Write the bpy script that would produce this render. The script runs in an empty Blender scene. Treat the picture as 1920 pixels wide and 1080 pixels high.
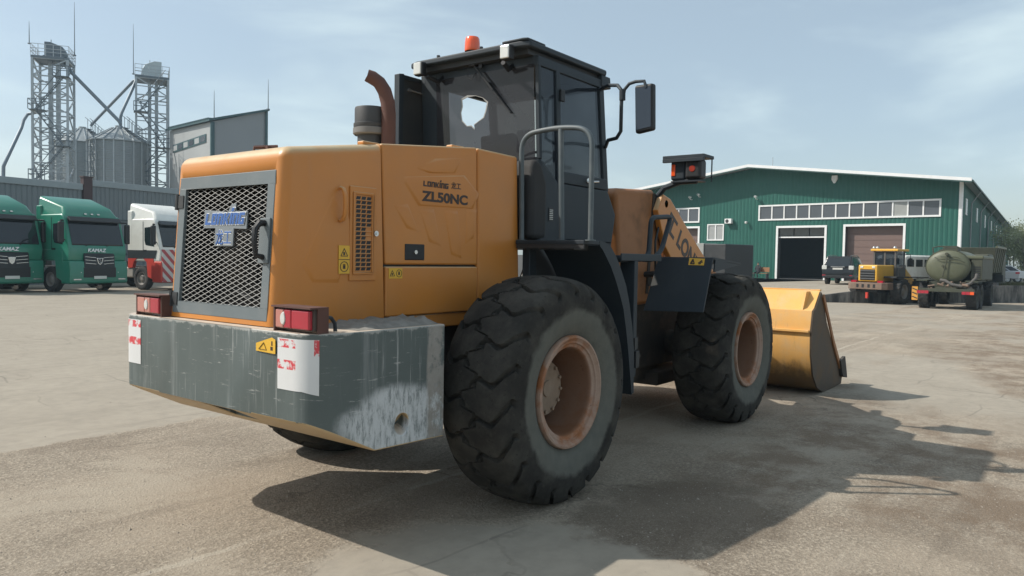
import bpy, bmesh, math, random
from mathutils import Vector, Matrix, Quaternion
random.seed(7)
rad = math.radians
C = bpy.context.scene.collection
scn = bpy.context.scene

# ------------------------------------------------------------------ camera
CAM = Vector((-4.3965, -4.1745, 1.6932)); YAW, PITCH, ROLL, FPX = 0.6491, -0.0390, 0.0172, 1418.36
_f = Vector((math.cos(YAW)*math.cos(PITCH), math.sin(YAW)*math.cos(PITCH), math.sin(PITCH)))
_r0 = Vector((math.sin(YAW), -math.cos(YAW), 0)); _u0 = _r0.cross(_f)
RT = _r0*math.cos(ROLL) + _u0*math.sin(ROLL); UP = _u0*math.cos(ROLL) - _r0*math.sin(ROLL); FW = _f
cd = bpy.data.cameras.new('camera'); cam = bpy.data.objects.new('camera', cd); C.objects.link(cam)
cd.sensor_width = 36; cd.lens = FPX/1920*36; cd.clip_start = .05; cd.clip_end = 3000
cam.matrix_world = Matrix(((RT.x, UP.x, -FW.x, CAM.x), (RT.y, UP.y, -FW.y, CAM.y), (RT.z, UP.z, -FW.z, CAM.z), (0, 0, 0, 1)))
scn.camera = cam

# ------------------------------------------------------------------ sky, sun, exposure
SUN = Vector((-.62, .86, 1.0)).normalized()
W = bpy.data.worlds.new('World'); scn.world = W; W.use_nodes = True
nt = W.node_tree; nt.nodes.clear()
sky = nt.nodes.new('ShaderNodeTexSky'); sky.sky_type = 'NISHITA'; sky.sun_disc = False
sky.sun_elevation = math.asin(SUN.z); sky.sun_rotation = math.atan2(SUN.x, SUN.y) % (2*math.pi)
sky.air_density = 1.0; sky.dust_density = 1.6; sky.ozone_density = 1.0
tc = nt.nodes.new('ShaderNodeTexCoord'); mp = nt.nodes.new('ShaderNodeMapping')
mp.inputs['Scale'].default_value = (1.2, 2.2, 6.5); mp.inputs['Rotation'].default_value = (0.25, 0.12, 0.5)
nz = nt.nodes.new('ShaderNodeTexNoise'); nz.inputs['Scale'].default_value = 1.5; nz.inputs['Detail'].default_value = 5; nz.inputs['Roughness'].default_value = .5
nz.inputs['Distortion'].default_value = .35
rmp = nt.nodes.new('ShaderNodeMapRange'); rmp.interpolation_type = 'SMOOTHSTEP'
rmp.inputs['From Min'].default_value = .42; rmp.inputs['From Max'].default_value = .74
rmp.inputs['To Min'].default_value = .34; rmp.inputs['To Max'].default_value = .86
mx = nt.nodes.new('ShaderNodeMix'); mx.data_type = 'RGBA'
mx.inputs['B'].default_value = (6.3, 7.5, 7.75, 1)          # thin bright cirrus, in the sky's own units
bg = nt.nodes.new('ShaderNodeBackground'); bg.inputs['Strength'].default_value = .128
wo = nt.nodes.new('ShaderNodeOutputWorld')
L = nt.links.new
L(tc.outputs['Generated'], mp.inputs['Vector']); L(mp.outputs['Vector'], nz.inputs['Vector']); L(nz.outputs['Fac'], rmp.inputs['Value'])
L(rmp.outputs['Result'], mx.inputs['Factor']); L(sky.outputs['Color'], mx.inputs['A']); L(mx.outputs['Result'], bg.inputs['Color']); L(bg.outputs['Background'], wo.inputs['Surface'])
sd = bpy.data.lights.new('sun', 'SUN'); sd.energy = 4.85; sd.angle = rad(.55); sd.color = (1, .94, .85)
so = bpy.data.objects.new('sun', sd); C.objects.link(so); so.rotation_mode = 'QUATERNION'; so.rotation_quaternion = SUN.to_track_quat('Z', 'Y'); so.location = SUN*60
vs = scn.view_settings; vs.view_transform = 'Standard'; vs.look = 'None'; vs.exposure = 0; vs.gamma = 1

# ------------------------------------------------------------------ helpers
def ray(u, v): return RT*((u-960)/FPX) - UP*((v-540)/FPX) + FW
def bp(u, v, ax, val):                       # the point of a plane x/y/z = val that is seen at photo pixel u, v
    d = ray(u, v); i = 'xyz'.index(ax); t = (val-CAM[i])/d[i]; return CAM + d*t
def at(u, v, Z): return CAM + ray(u, v)*Z    # the point at depth Z
def hit(u, v, P0, N):
    d = ray(u, v); return CAM + d*((P0-CAM).dot(N)/d.dot(N))
def gz(x, y):                                 # height of the yard: level near the loader, falling a little to the far right
    d = Vector((x, y))-Vector((CAM.x, CAM.y)); a = d.dot(Vector((_r0.x, _r0.y))); b = d.x*math.cos(YAW)+d.y*math.sin(YAW)
    def ss(t): t = max(0, min(1, t)); return t*t*(3-2*t)
    return -.42*ss((b-14)/26)*ss((a-3)/14)

class MB:
    def __init__(s): s.v = []; s.f = []; s.mi = []; s.M = None; s.k = 0
    def add(s, vs, fs):
        o = len(s.v)
        s.v += [(s.M @ Vector(p)) if s.M else Vector(p) for p in vs]
        s.f += [tuple(i+o for i in f) for f in fs]; s.mi += [s.k]*len(fs); return s
    def bx(s, x0, x1, y0, y1, z0, z1):
        return s.add([(x, y, z) for x in (x0, x1) for y in (y0, y1) for z in (z0, z1)],
                     [(0, 1, 3, 2), (4, 6, 7, 5), (0, 4, 5, 1), (2, 3, 7, 6), (0, 2, 6, 4), (1, 5, 7, 3)])
    def hexa(s, p): # 8 points: bottom 4 ring, top 4 ring
        return s.add(p, [(3, 2, 1, 0), (4, 5, 6, 7), (0, 1, 5, 4), (1, 2, 6, 5), (2, 3, 7, 6), (3, 0, 4, 7)])
    def bar(s, a, b, w, h=None, up=(0, 0, 1)):
        a = Vector(a); b = Vector(b); h = h or w; d = (b-a).normalized(); up = Vector(up)
        if abs(d.dot(up)) > .98: up = Vector((1, 0, 0))
        x = d.cross(up).normalized()*(w/2); y = x.cross(d).normalized()*(h/2)
        return s.hexa([a-x-y, a+x-y, a+x+y, a-x+y, b-x-y, b+x-y, b+x+y, b-x+y])
    def prism(s, poly, ax, a, b):
        n = len(poly)
        def P(p, t): return {'x': (t, p[0], p[1]), 'y': (p[0], t, p[1]), 'z': (p[0], p[1], t)}[ax]
        return s.add([P(p, a) for p in poly]+[P(p, b) for p in poly],
                     [tuple(range(n-1, -1, -1)), tuple(range(n, 2*n))]+[(i, (i+1) % n, n+(i+1) % n, n+i) for i in range(n)])
    def slab(s, pts, nrm, t):                 # a planar 3-D polygon given a thickness t along nrm
        n = len(pts); q = Vector(nrm)*t
        return s.add([Vector(p) for p in pts]+[Vector(p)+q for p in pts],
                     [tuple(range(n-1, -1, -1)), tuple(range(n, 2*n))]+[(i, (i+1) % n, n+(i+1) % n, n+i) for i in range(n)])
    def tube(s, path, r, n=10, closed=False, cap=True):
        P = [Vector(p) for p in path]; m = len(P); rs = r if isinstance(r, (list, tuple)) else [r]*m
        T = []
        for i in range(m):
            a = P[i-1] if (i or closed) else P[i]; b = P[(i+1) % m] if (i < m-1 or closed) else P[i]
            T.append((b-a).normalized())
        nv = T[0].orthogonal().normalized(); vs = []
        for i in range(m):
            if i: nv = (T[i-1].rotation_difference(T[i]) @ nv); nv = (nv-T[i]*nv.dot(T[i])).normalized()
            bn = T[i].cross(nv)
            vs += [P[i]+(nv*math.cos(2*math.pi*k/n)+bn*math.sin(2*math.pi*k/n))*rs[i] for k in range(n)]
        fs = [(i*n+k, i*n+(k+1) % n, ((i+1) % m)*n+(k+1) % n, ((i+1) % m)*n+k) for i in range(m if closed else m-1) for k in range(n)]
        if cap and not closed: fs += [tuple(range(n-1, -1, -1)), tuple(range((m-1)*n, m*n))]
        return s.add(vs, fs)
    def lathe(s, prof, c=(0, 0, 0), ax='y', n=32, a0=0, a1=2*math.pi):  # prof: (radius, position along axis)
        c = Vector(c); full = abs(a1-a0-2*math.pi) < 1e-6; m = len(prof); N = n if full else n+1; vs = []
        for k in range(N):
            t = a0+(a1-a0)*k/n; ca, sa = math.cos(t), math.sin(t)
            for r, h in prof:
                vs.append(c+Vector({'y': (r*ca, h, r*sa), 'x': (h, r*ca, r*sa), 'z': (r*ca, r*sa, h)}[ax]))
        fs = [(k*m+i, k*m+i+1, ((k+1) % N)*m+i+1, ((k+1) % N)*m+i) for k in range(n) for i in range(m-1)]
        return s.add(vs, fs)
    def cyl(s, a, b, r, n=20): return s.tube([a, b], r, n)
    def build(s, name, mat=None, parent=None, bevel=0, seg=2, smooth=35, loc=None, rotz=None):
        me = bpy.data.meshes.new(name); me.from_pydata([tuple(p) for p in s.v], [], s.f)
        bm = bmesh.new(); bm.from_mesh(me); bmesh.ops.remove_doubles(bm, verts=bm.verts, dist=1e-5)
        bmesh.ops.recalc_face_normals(bm, faces=bm.faces); bm.to_mesh(me); bm.free()
        mats = mat if isinstance(mat, (list, tuple)) else [mat]
        for q in mats:
            if q: me.materials.append(q)
        if len(mats) > 1 and len(me.polygons) == len(s.mi):
            for p, k in zip(me.polygons, s.mi): p.material_index = k
        if smooth and len(me.polygons):
            for p in me.polygons: p.use_smooth = True
            try: me.set_sharp_from_angle(angle=rad(smooth))
            except Exception: pass
        o = bpy.data.objects.new(name, me); C.objects.link(o)
        if parent: o.parent = parent
        if loc is not None: o.location = loc
        if rotz is not None: o.rotation_euler.z = rotz
        if bevel:
            b = o.modifiers.new('bevel', 'BEVEL'); b.width = bevel; b.segments = seg; b.limit_method = 'ANGLE'; b.angle_limit = rad(40); b.use_clamp_overlap = True
            if bevel and smooth: b.harden_normals = True
        return o

def cut(o, mb, solver='EXACT'):               # subtract mb (in o's own coordinates) and keep the result as plain mesh
    c = mb.build('cutter', None, None, smooth=0)
    md = o.modifiers.new('cut', 'BOOLEAN'); md.operation = 'DIFFERENCE'; md.object = c; md.solver = solver
    c.matrix_world = Matrix.Identity(4); par = o.parent; o.parent = None; loc = o.location.copy(); o.location = (0, 0, 0)
    bpy.context.view_layer.update()
    dg = bpy.context.evaluated_depsgraph_get(); me = bpy.data.meshes.new_from_object(o.evaluated_get(dg))
    old = o.data; o.modifiers.clear(); o.data = me; bpy.data.meshes.remove(old)
    bpy.data.objects.remove(c, do_unlink=True); o.parent = par; o.location = loc
    for p in me.polygons: p.use_smooth = True
    try: me.set_sharp_from_angle(angle=rad(35))
    except Exception: pass
    return o

def thing(name, label, cat, loc=(0, 0, 0), rotz=0, group=None):
    o = bpy.data.objects.new(name, None); C.objects.link(o); o.location = loc; o.rotation_euler = (0, 0, rotz); o.empty_display_size = .2
    o['label'] = label; o['category'] = cat
    if group: o['group'] = group
    return o
def tag(o, label, cat, group=None, kind=None):
    if label: o['label'] = label
    if cat: o['category'] = cat
    if group: o['group'] = group
    if kind: o['kind'] = kind
    return o
def dup(root, loc, rotz=None, label=None):
    r = root.copy(); C.objects.link(r); r.location = loc
    if rotz is not None: r.rotation_euler.z = rotz
    if label: r['label'] = label
    for ch in list(root.children):
        c = ch.copy(); C.objects.link(c); c.parent = r
        for g in ch.children:
            d = g.copy(); C.objects.link(d); d.parent = c
    return r
def part(o, parent):                          # hang an object that was built in world axes under a part, keeping its place
    o.parent = parent; return o

def text(body, size, mat, parent, name, o, xd, yd, ext=.002, off=0, shear=0, width=None, align='LEFT'):
    cu = bpy.data.curves.new('t', 'FONT'); cu.body = body; cu.size = size; cu.extrude = ext; cu.offset = off; cu.shear = shear; cu.align_x = align
    t = bpy.data.objects.new('t', cu); C.objects.link(t); bpy.context.view_layer.update()
    me = bpy.data.meshes.new_from_object(t.evaluated_get(bpy.context.evaluated_depsgraph_get()))
    bpy.data.objects.remove(t, do_unlink=True)
    xs = [v.co.x for v in me.vertices] or [0, 1]
    k = 1 if not width else width/max(1e-6, max(xs)-min(xs)); x0 = min(xs) if align == 'LEFT' else 0
    X = Vector(xd).normalized(); Y = Vector(yd).normalized(); Z = X.cross(Y).normalized(); o = Vector(o)
    for v in me.vertices: v.co = o + X*((v.co.x-x0)*k) + Y*v.co.y + Z*v.co.z
    me.materials.clear(); me.materials.append(mat); me.name = name
    ob = bpy.data.objects.new(name, me); C.objects.link(ob); ob.parent = parent; return ob

# ------------------------------------------------------------------ materials
class N:
    def __init__(s, name):
        s.m = bpy.data.materials.new(name); s.m.use_nodes = True; s.t = s.m.node_tree; s.t.nodes.clear()
        s.out = s.t.nodes.new('ShaderNodeOutputMaterial')
    def n(s, t, **kw):
        q = s.t.nodes.new(t)
        for k, v in kw.items():
            if k in q.inputs: q.inputs[k].default_value = v
            else: setattr(q, k, v)
        return q
    def l(s, a, b): s.t.links.new(a, b)
    def coord(s, scale=(1, 1, 1), rot=(0, 0, 0), kind='Object'):
        a = s.n('ShaderNodeTexCoord'); b = s.n('ShaderNodeMapping'); b.inputs['Scale'].default_value = scale; b.inputs['Rotation'].default_value = rot
        s.l(a.outputs[kind], b.inputs['Vector']); return b.outputs['Vector']
    def noise(s, scale, detail=4, rough=.55, vec=None, dist=0):
        q = s.n('ShaderNodeTexNoise'); q.inputs['Scale'].default_value = scale; q.inputs['Detail'].default_value = detail; q.inputs['Roughness'].default_value = rough; q.inputs['Distortion'].default_value = dist
        s.l(vec or s.coord(), q.inputs['Vector']); return q.outputs['Fac']
    def ramp(s, v, a, b, lo=0, hi=1):
        q = s.n('ShaderNodeMapRange'); q.interpolation_type = 'SMOOTHSTEP'
        for k, x in (('From Min', a), ('From Max', b), ('To Min', lo), ('To Max', hi)): q.inputs[k].default_value = x
        s.l(v, q.inputs['Value']); return q.outputs['Result']
    def math(s, op, a, b=0):
        q = s.n('ShaderNodeMath'); q.operation = op
        for i, x in enumerate((a, b)):
            if isinstance(x, (int, float)): q.inputs[i].default_value = x
            else: s.l(x, q.inputs[i])
        return q.outputs[0]
    def mix(s, f, a, b):
        q = s.n('ShaderNodeMix'); q.data_type = 'RGBA'
        for k, x in (('Factor', f), ('A', a), ('B', b)):
            i = q.inputs[k] if k == 'Factor' else [z for z in q.inputs if z.name == k and z.type == 'RGBA'][0]
            if isinstance(x, (int, float)): i.default_value = x
            elif isinstance(x, (tuple, list)): i.default_value = (*x[:3], 1)
            else: s.l(x, i)
        return [z for z in q.outputs if z.type == 'RGBA'][0]
    def bsdf(s, col, rough=.5, metal=0, spec=.5, bump=None, bstr=.3, bdist=.01, **kw):
        b = s.n('ShaderNodeBsdfPrincipled')
        for k, x in (('Base Color', col), ('Roughness', rough), ('Metallic', metal), ('Specular IOR Level', spec)):
            if isinstance(x, (int, float)): b.inputs[k].default_value = x
            elif isinstance(x, (tuple, list)): b.inputs[k].default_value = (*x[:3], 1)
            else: s.l(x, b.inputs[k])
        for k, x in kw.items(): b.inputs[k.replace('_', ' ')].default_value = x
        if bump is not None:
            q = s.n('ShaderNodeBump'); q.inputs['Strength'].default_value = bstr; q.inputs['Distance'].default_value = bdist
            s.l(bump, q.inputs['Height']); s.l(q.outputs['Normal'], b.inputs['Normal'])
        s.l(b.outputs[0], s.out.inputs['Surface']); return b
def sc(c, k): return tuple(min(1, x*k) for x in c[:3])
def pmat(name, col, rough=.5, metal=0, var=.12, scale=3., dust=0., dcol=(.42, .37, .3), dscale=2.2, top=0., bump=0., bscale=70, spec=.5, coat=0):
    m = N(name)
    c = m.mix(m.noise(scale, 5), sc(col, 1-var), sc(col, 1+var))
    r = rough
    if dust or top:
        f = m.ramp(m.noise(dscale, 7, .65), .42, .78, 0, dust)
        if top:
            g = m.n('ShaderNodeNewGeometry'); sp = m.n('ShaderNodeSeparateXYZ'); m.l(g.outputs['Normal'], sp.inputs[0])
            f = m.math('MAXIMUM', f, m.math('MULTIPLY', m.ramp(sp.outputs['Z'], .35, .95, 0, top), m.ramp(m.noise(9, 4), .2, .7, .55, 1)))
        c = m.mix(f, c, dcol); r = m.math('ADD', m.math('MULTIPLY', f, .35), rough)
    b = m.bsdf(c, r, metal, spec, m.noise(bscale, 3) if bump else None, bump, .004)
    if coat: b.inputs['Coat Weight'].default_value = coat; b.inputs['Coat Roughness'].default_value = .12
    return m.m
def orange_paint():
    m = N('orange_paint'); oc = m.coord()
    c = m.mix(m.noise(2.2, 5, .6, oc), (.50, .182, .030), (.60, .235, .044))
    f = m.ramp(m.noise(1.5, 7, .65, oc), .42, .80, 0, .30)                          # thin dust film
    f = m.math('MAXIMUM', f, m.ramp(m.noise(1, 6, .7, m.coord((7, 7, .6))), .56, .82, 0, .28))   # run-off streaks
    g = m.n('ShaderNodeNewGeometry'); sp = m.n('ShaderNodeSeparateXYZ'); m.l(g.outputs['Normal'], sp.inputs[0])
    top = m.math('MULTIPLY', m.ramp(sp.outputs['Z'], .12, .8, 0, .9), m.ramp(m.noise(9, 4), .2, .7, .6, 1))  # up-facing dust, also paints in the pale yellow of sunlit faces
    c = m.mix(f, c, (.36, .215, .12)); c = m.mix(top, c, (.54, .44, .27))
    chip = m.ramp(m.noise(38, 3, .7, oc), .735, .76); area = m.ramp(m.noise(2.6, 3, .5, oc), .50, .62)
    c = m.mix(m.math('MULTIPLY', chip, m.math('MULTIPLY', area, .8)), c, (.10, .055, .035))
    scr = m.ramp(m.noise(1, 4, .8, m.coord((1.2, 1.2, 60), (.5, .35, .1))), .70, .74, 0, .5); c = m.mix(m.math('MULTIPLY', scr, area), c, (.55, .40, .28))
    m.bsdf(c, m.math('ADD', m.math('MULTIPLY', f, .4), .38), 0, .5, m.math('ADD', m.noise(1.7, 2, .5, oc), m.math('MULTIPLY', m.noise(120, 2, .5, oc), .03)), .12, .02); return m.m
ORANGE = orange_paint()
def bucket_paint():
    m = N('bucket_yellow'); oc = m.coord(); sp = m.n('ShaderNodeSeparateXYZ'); m.l(oc, sp.inputs[0])
    c = m.mix(m.noise(2.5, 6, .6, oc), (.66, .34, .09), (.80, .46, .15))
    c = m.mix(m.ramp(m.noise(3, 7, .65, oc), .42, .75, 0, .75), c, (.58, .41, .24))
    zz = m.math('ADD', sp.outputs['Z'], m.math('MULTIPLY', m.math('ADD', m.noise(1, 6, .7, m.coord((5, 5, 1.2))), -.5), .45))
    c = m.mix(m.ramp(zz, .20, .46, .85, 0), c, (.085, .06, .038))
    c = m.mix(m.ramp(m.noise(1, 5, .8, m.coord((3, 26, 2))), .60, .70, 0, .55), c, (.22, .15, .09))
    m.bsdf(c, .55, 0, .4, m.noise(28, 4, .6, oc), .15, .006); return m.m
YELLOW = bucket_paint()
CABGREY = pmat('cab_grey_paint', (.020, .029, .038), .55, dust=.16, dcol=(.10, .105, .105), top=.4, spec=.35)
DARK = pmat('dark_metal', (.022, .025, .028), .55, dust=.3, dcol=(.1, .09, .08))
GREASE = pmat('dirty_frame_metal', (.035, .03, .026), .8, dust=.7, dcol=(.14, .11, .08), dscale=4, bump=.4, bscale=40)
FRAMEGREY = pmat('grille_frame_grey', (.13, .155, .165), .55, dust=.25, dcol=(.3, .29, .27))
WIRE = pmat('mesh_wire', (.30, .30, .285), .5)
CORE = pmat('radiator_core', (.012, .011, .011), .8, dust=.5, dcol=(.10, .075, .05), dscale=3)
RUST = pmat('rusty_exhaust', (.10, .045, .035), .75, var=.4, scale=8, bump=.2)
BLACK = pmat('black_plastic', (.012, .013, .015), .5)
RUBBER = pmat('black_rubber', (.02, .02, .021), .75, dust=.3, dcol=(.07, .065, .06))
def rim_paint():
    m = N('dusty_rim_orange'); oc = m.coord(); sp = m.n('ShaderNodeSeparateXYZ'); m.l(oc, sp.inputs[0])
    r = m.math('SQRT', m.math('ADD', m.math('MULTIPLY', sp.outputs['X'], sp.outputs['X']), m.math('MULTIPLY', sp.outputs['Z'], sp.outputs['Z'])))
    base = m.mix(m.noise(5, 5, .6, oc), (.22, .085, .035), (.33, .13, .05))
    dust = m.mix(m.noise(17, 5, .7, oc), (.26, .19, .15), (.44, .33, .27))
    fl = m.ramp(r, .300, .315); cover = m.ramp(m.noise(3.4, 6, .62, oc), .34, .56)
    c = m.mix(m.math('MULTIPLY', cover, m.math('ADD', m.math('MULTIPLY', fl, .55), .35)), base, dust)
    c = m.mix(m.math('MULTIPLY', m.math('SUBTRACT', 1, fl), .55), c, (.085, .055, .038))               # shade of the recess put into the barrel colour
    c = m.mix(m.ramp(m.noise(30, 3, .7, oc), .68, .72, 0, .7), c, (.06, .035, .025))
    m.bsdf(c, .8, 0, .2, m.noise(35, 4, .6, oc), .25, .005); return m.m
RIMORANGE = rim_paint()
HUBDUST = pmat('dusty_hub', (.24, .175, .125), .9, dust=.7, dcol=(.31, .25, .2), var=.35, scale=9, bump=.6, bscale=25)
WHITE = pmat('white_paint', (.74, .75, .74), .4, var=.05)
WHITEDIRT = pmat('white_dirty', (.62, .62, .58), .5, dust=.4, dcol=(.4, .37, .32))
DECAL = pmat('dark_decal', (.035, .022, .018), .5)
REDPAINT = pmat('red_paint', (.52, .05, .035), .4)
SILVER = pmat('silver_plate', (.20, .22, .235), .45, metal=.2)
BLUE = pmat('logo_blue', (.035, .11, .34), .4)
STICKY = pmat('warning_yellow', (.72, .42, .04), .45)
CHROME = pmat('bright_metal', (.6, .6, .6), .25, metal=.9)
GALV = pmat('galvanised_steel', (.36, .40, .43), .5, metal=.35, var=.2, scale=1.5)
GALVD = pmat('galvanised_dark', (.12, .15, .18), .6, metal=.2)
def glassmat(name, tint, refl=.9, rough=.03, fac=.12, film=None):
    m = N(name); tr = m.n('ShaderNodeBsdfTransparent'); tr.inputs[0].default_value = (*tint, 1)
    gl = m.n('ShaderNodeBsdfGlossy'); gl.inputs['Roughness'].default_value = rough; gl.inputs[0].default_value = (refl, refl, refl, 1)
    lw = m.n('ShaderNodeLayerWeight'); fr = m.math('ADD', m.math('MULTIPLY', m.math('POWER', lw.outputs['Facing'], 4.0), .8), .04+fac*.3)
    a = m.n('ShaderNodeMixShader'); m.l(fr, a.inputs[0]); m.l(tr.outputs[0], a.inputs[1]); m.l(gl.outputs[0], a.inputs[2])
    res = a.outputs[0]
    if film:
        d = m.n('ShaderNodeBsdfDiffuse'); d.inputs[0].default_value = (*film[:3], 1); b = m.n('ShaderNodeMixShader')
        m.l(m.ramp(m.noise(2.0, 4), .2, .8, film[3]*.7, film[3]*1.15), b.inputs[0]); m.l(res, b.inputs[1]); m.l(d.outputs[0], b.inputs[2]); res = b.outputs[0]
    m.l(res, m.out.inputs['Surface']); return m.m
GLASS = glassmat('cab_glass', (.13, .15, .175), fac=.1, film=(.04, .052, .068, .50))
GLASSTINT = glassmat('filmed_glass', (.17, .165, .17), fac=.04, film=(.060, .062, .072, .50))
GLASSCLR = glassmat('dusty_windscreen', (.66, .62, .56), fac=.03, film=(.40, .36, .30, .16))
DARKGLASS = pmat('dark_window', (.012, .016, .02), .06, spec=.7)
WINGLASS = pmat('hall_window_glass', (.075, .085, .10), .12, spec=.6, var=.3, scale=.4)
def lensmat(name, col, rough=.15):
    m = N(name); w = m.n('ShaderNodeTexWave'); w.inputs['Scale'].default_value = 22; m.l(m.coord(), w.inputs['Vector'])
    m.bsdf(m.mix(m.noise(6, 3), sc(col, .8), sc(col, 1.15)), rough, 0, .6, w.outputs['Fac'], .35, .002, Coat_Weight=.6); return m.m
REDLENS = lensmat('red_lens', (.40, .014, .035)); AMBER = lensmat('amber_lens', (.85, .10, .015)); CLEARLENS = lensmat('clear_lens', (.62, .63, .6)); PINKLENS = lensmat('faded_lens', (.5, .20, .16))

# ------------------------------------------------------------------ yard
def ground_material():
    m = N('yard_concrete'); oc = m.coord()
    sp = m.n('ShaderNodeSeparateXYZ'); m.l(oc, sp.inputs[0]); X, Y = sp.outputs['X'], sp.outputs['Y']
    warp = m.noise(.55, 5, .6, oc); warp2 = m.noise(2.6, 5, .65, oc)
    # smooth slabs: far left beyond the pour joint, a tongue beside the rear wheel, and large worn patches elsewhere
    d1 = m.math('ADD', Y, -2.97)                                             # > 0 beyond the joint
    d1 = m.math('ADD', d1, m.math('MULTIPLY', m.math('ADD', warp2, -.5), .30)); d1 = m.math('ADD', d1, m.math('MULTIPLY', m.math('ADD', m.noise(14, 4, .6, oc), -.5), .12))
    s1 = m.ramp(d1, -.04, .07)
    dx = m.math('ADD', X, 1.35); dy = m.math('ADD', Y, 1.95)
    rr = m.math('ADD', m.math('MULTIPLY', m.math('MULTIPLY', dx, dx), .95), m.math('MULTIPLY', m.math('MULTIPLY', dy, dy), .62))
    rr = m.math('ADD', rr, m.math('MULTIPLY', m.math('ADD', m.noise(1.8, 6, .65, oc), -.5), 1.6))
    s2 = m.ramp(rr, .66, .98, 1, 0)
    s3 = m.ramp(m.noise(.16, 5, .6, m.coord((1, 1.9, 1), (0, 0, .3))), .47, .60)
    far = m.ramp(m.math('ADD', X, m.math('MULTIPLY', Y, -.25)), 4.0, 7.0)
    s3 = m.math('MULTIPLY', s3, m.math('MAXIMUM', far, .0))
    smooth = m.math('MAXIMUM', m.math('MAXIMUM', s1, s2), s3)
    # aggregate
    vo = m.n('ShaderNodeTexVoronoi'); vo.inputs['Scale'].default_value = 62; m.l(oc, vo.inputs['Vector'])
    vo2 = m.n('ShaderNodeTexVoronoi'); vo2.inputs['Scale'].default_value = 24; m.l(oc, vo2.inputs['Vector'])
    stone = m.mix(vo.outputs['Color'], (.19, .158, .122), (.47, .405, .32))
    g1 = m.mix(m.ramp(m.noise(34, 5, .8, oc), .36, .6), (.20, .166, .128), stone)
    g1 = m.mix(m.ramp(warp, .40, .66, 0, .85), g1, m.mix(.65, g1, (.40, .335, .26)))                 # dusty areas
    pat = m.noise(.62, 8, .68, m.coord((1, 1.25, 1), (0, 0, 1.1)), .5)
    g1 = m.mix(m.ramp(pat, .53, .62, 0, .36), g1, (.165, .13, .097))                              # worn dark binder showing
    g1 = m.mix(m.ramp(pat, .47, .38, 0, .65), g1, (.385, .332, .262))                               # cement skin
    trk = m.noise(1, 6, .62, m.coord((.22, 3.0, 1), (0, 0, .42)), .2)
    g1 = m.mix(m.ramp(trk, .54, .70, 0, .6), g1, (.38, .33, .265)); g1 = m.mix(m.ramp(trk, .44, .32, 0, .35), g1, (.16, .128, .098))
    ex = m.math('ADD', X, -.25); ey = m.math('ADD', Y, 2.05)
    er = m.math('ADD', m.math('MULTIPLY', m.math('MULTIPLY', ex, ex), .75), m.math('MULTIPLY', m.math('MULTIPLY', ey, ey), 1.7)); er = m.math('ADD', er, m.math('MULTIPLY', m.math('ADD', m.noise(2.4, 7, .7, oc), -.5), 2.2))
    g1 = m.mix(m.ramp(er, .35, 1.0, .62, 0), g1, (.105, .08, .058))                                  # broken up surface beside the rear wheel, darkened to deepen the loader's shadow
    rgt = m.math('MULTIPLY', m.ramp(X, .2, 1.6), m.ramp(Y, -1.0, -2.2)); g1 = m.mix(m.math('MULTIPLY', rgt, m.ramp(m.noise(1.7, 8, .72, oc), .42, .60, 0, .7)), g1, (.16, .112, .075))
    lumps = m.ramp(m.noise(19, 5, .75, oc), .60, .70, 0, .55); g1 = m.mix(lumps, g1, (.10, .083, .066))
    con = m.mix(m.noise(1.1, 7, .62, oc), (.25, .22, .178), (.385, .342, .278))
    con = m.mix(m.ramp(m.noise(7, 6, .65, oc), .35, .8, 0, .45), con, (.20, .178, .15))
    streak = m.noise(1.0, 6, .6, m.coord((.25, 3.2, 1), (0, 0, -.25)))
    con = m.mix(m.ramp(streak, .5, .75, 0, .4), con, (.21, .185, .15))
    stain = m.ramp(m.noise(.75, 3, .5, m.coord((1, 1, 1), (0, 0, .8))), .70, .78, 0, .7)
    con = m.mix(stain, con, (.14, .115, .09))
    jw = m.n('ShaderNodeTexBrick'); jw.inputs['Scale'].default_value = .22; jw.inputs['Mortar Size'].default_value = .003; jw.inputs['Mortar Smooth'].default_value = .3
    jv = m.coord((1, 1, 1), (0, 0, .11)); va = m.n('ShaderNodeVectorMath'); va.operation = 'ADD'
    nzv = m.n('ShaderNodeTexNoise'); nzv.inputs['Scale'].default_value = .8; m.l(oc, nzv.inputs['Vector']); sv = m.n('ShaderNodeVectorMath'); sv.operation = 'SCALE'; sv.inputs['Scale'].default_value = .5
    m.l(nzv.outputs['Color'], sv.inputs[0]); m.l(jv, va.inputs[0]); m.l(sv.outputs[0], va.inputs[1]); m.l(va.outputs[0], jw.inputs['Vector'])
    con = m.mix(m.math('MULTIPLY', m.math('MULTIPLY', jw.outputs['Fac'], m.ramp(m.noise(.5, 3, .5, oc), .42, .6)), .45), con, (.12, .105, .09))
    grain = m.noise(95, 3, .8, oc); g1 = m.mix(m.ramp(grain, .56, .66, 0, .6), g1, (.085, .07, .055)); g1 = m.mix(m.ramp(grain, .43, .34, 0, .5), g1, (.50, .44, .36))
    jl = m.math('ABSOLUTE', m.math('ADD', m.math('ADD', Y, .30), m.math('MULTIPLY', m.math('ADD', m.noise(2.2, 5, .65, oc), -.5), .22)))
    g1 = m.mix(m.math('MULTIPLY', m.ramp(jl, .012, .04, .75, 0), m.ramp(m.noise(1.1, 3, .5, oc), .35, .55)), g1, (.42, .37, .30))
    ck = m.n('ShaderNodeTexVoronoi'); ck.feature = 'DISTANCE_TO_EDGE'; ck.inputs['Scale'].default_value = .33
    cv = m.n('ShaderNodeVectorMath'); cv.operation = 'ADD'; m.l(oc, cv.inputs[0]); sv2 = m.n('ShaderNodeVectorMath'); sv2.operation = 'SCALE'; sv2.inputs['Scale'].default_value = 1.3
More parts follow.
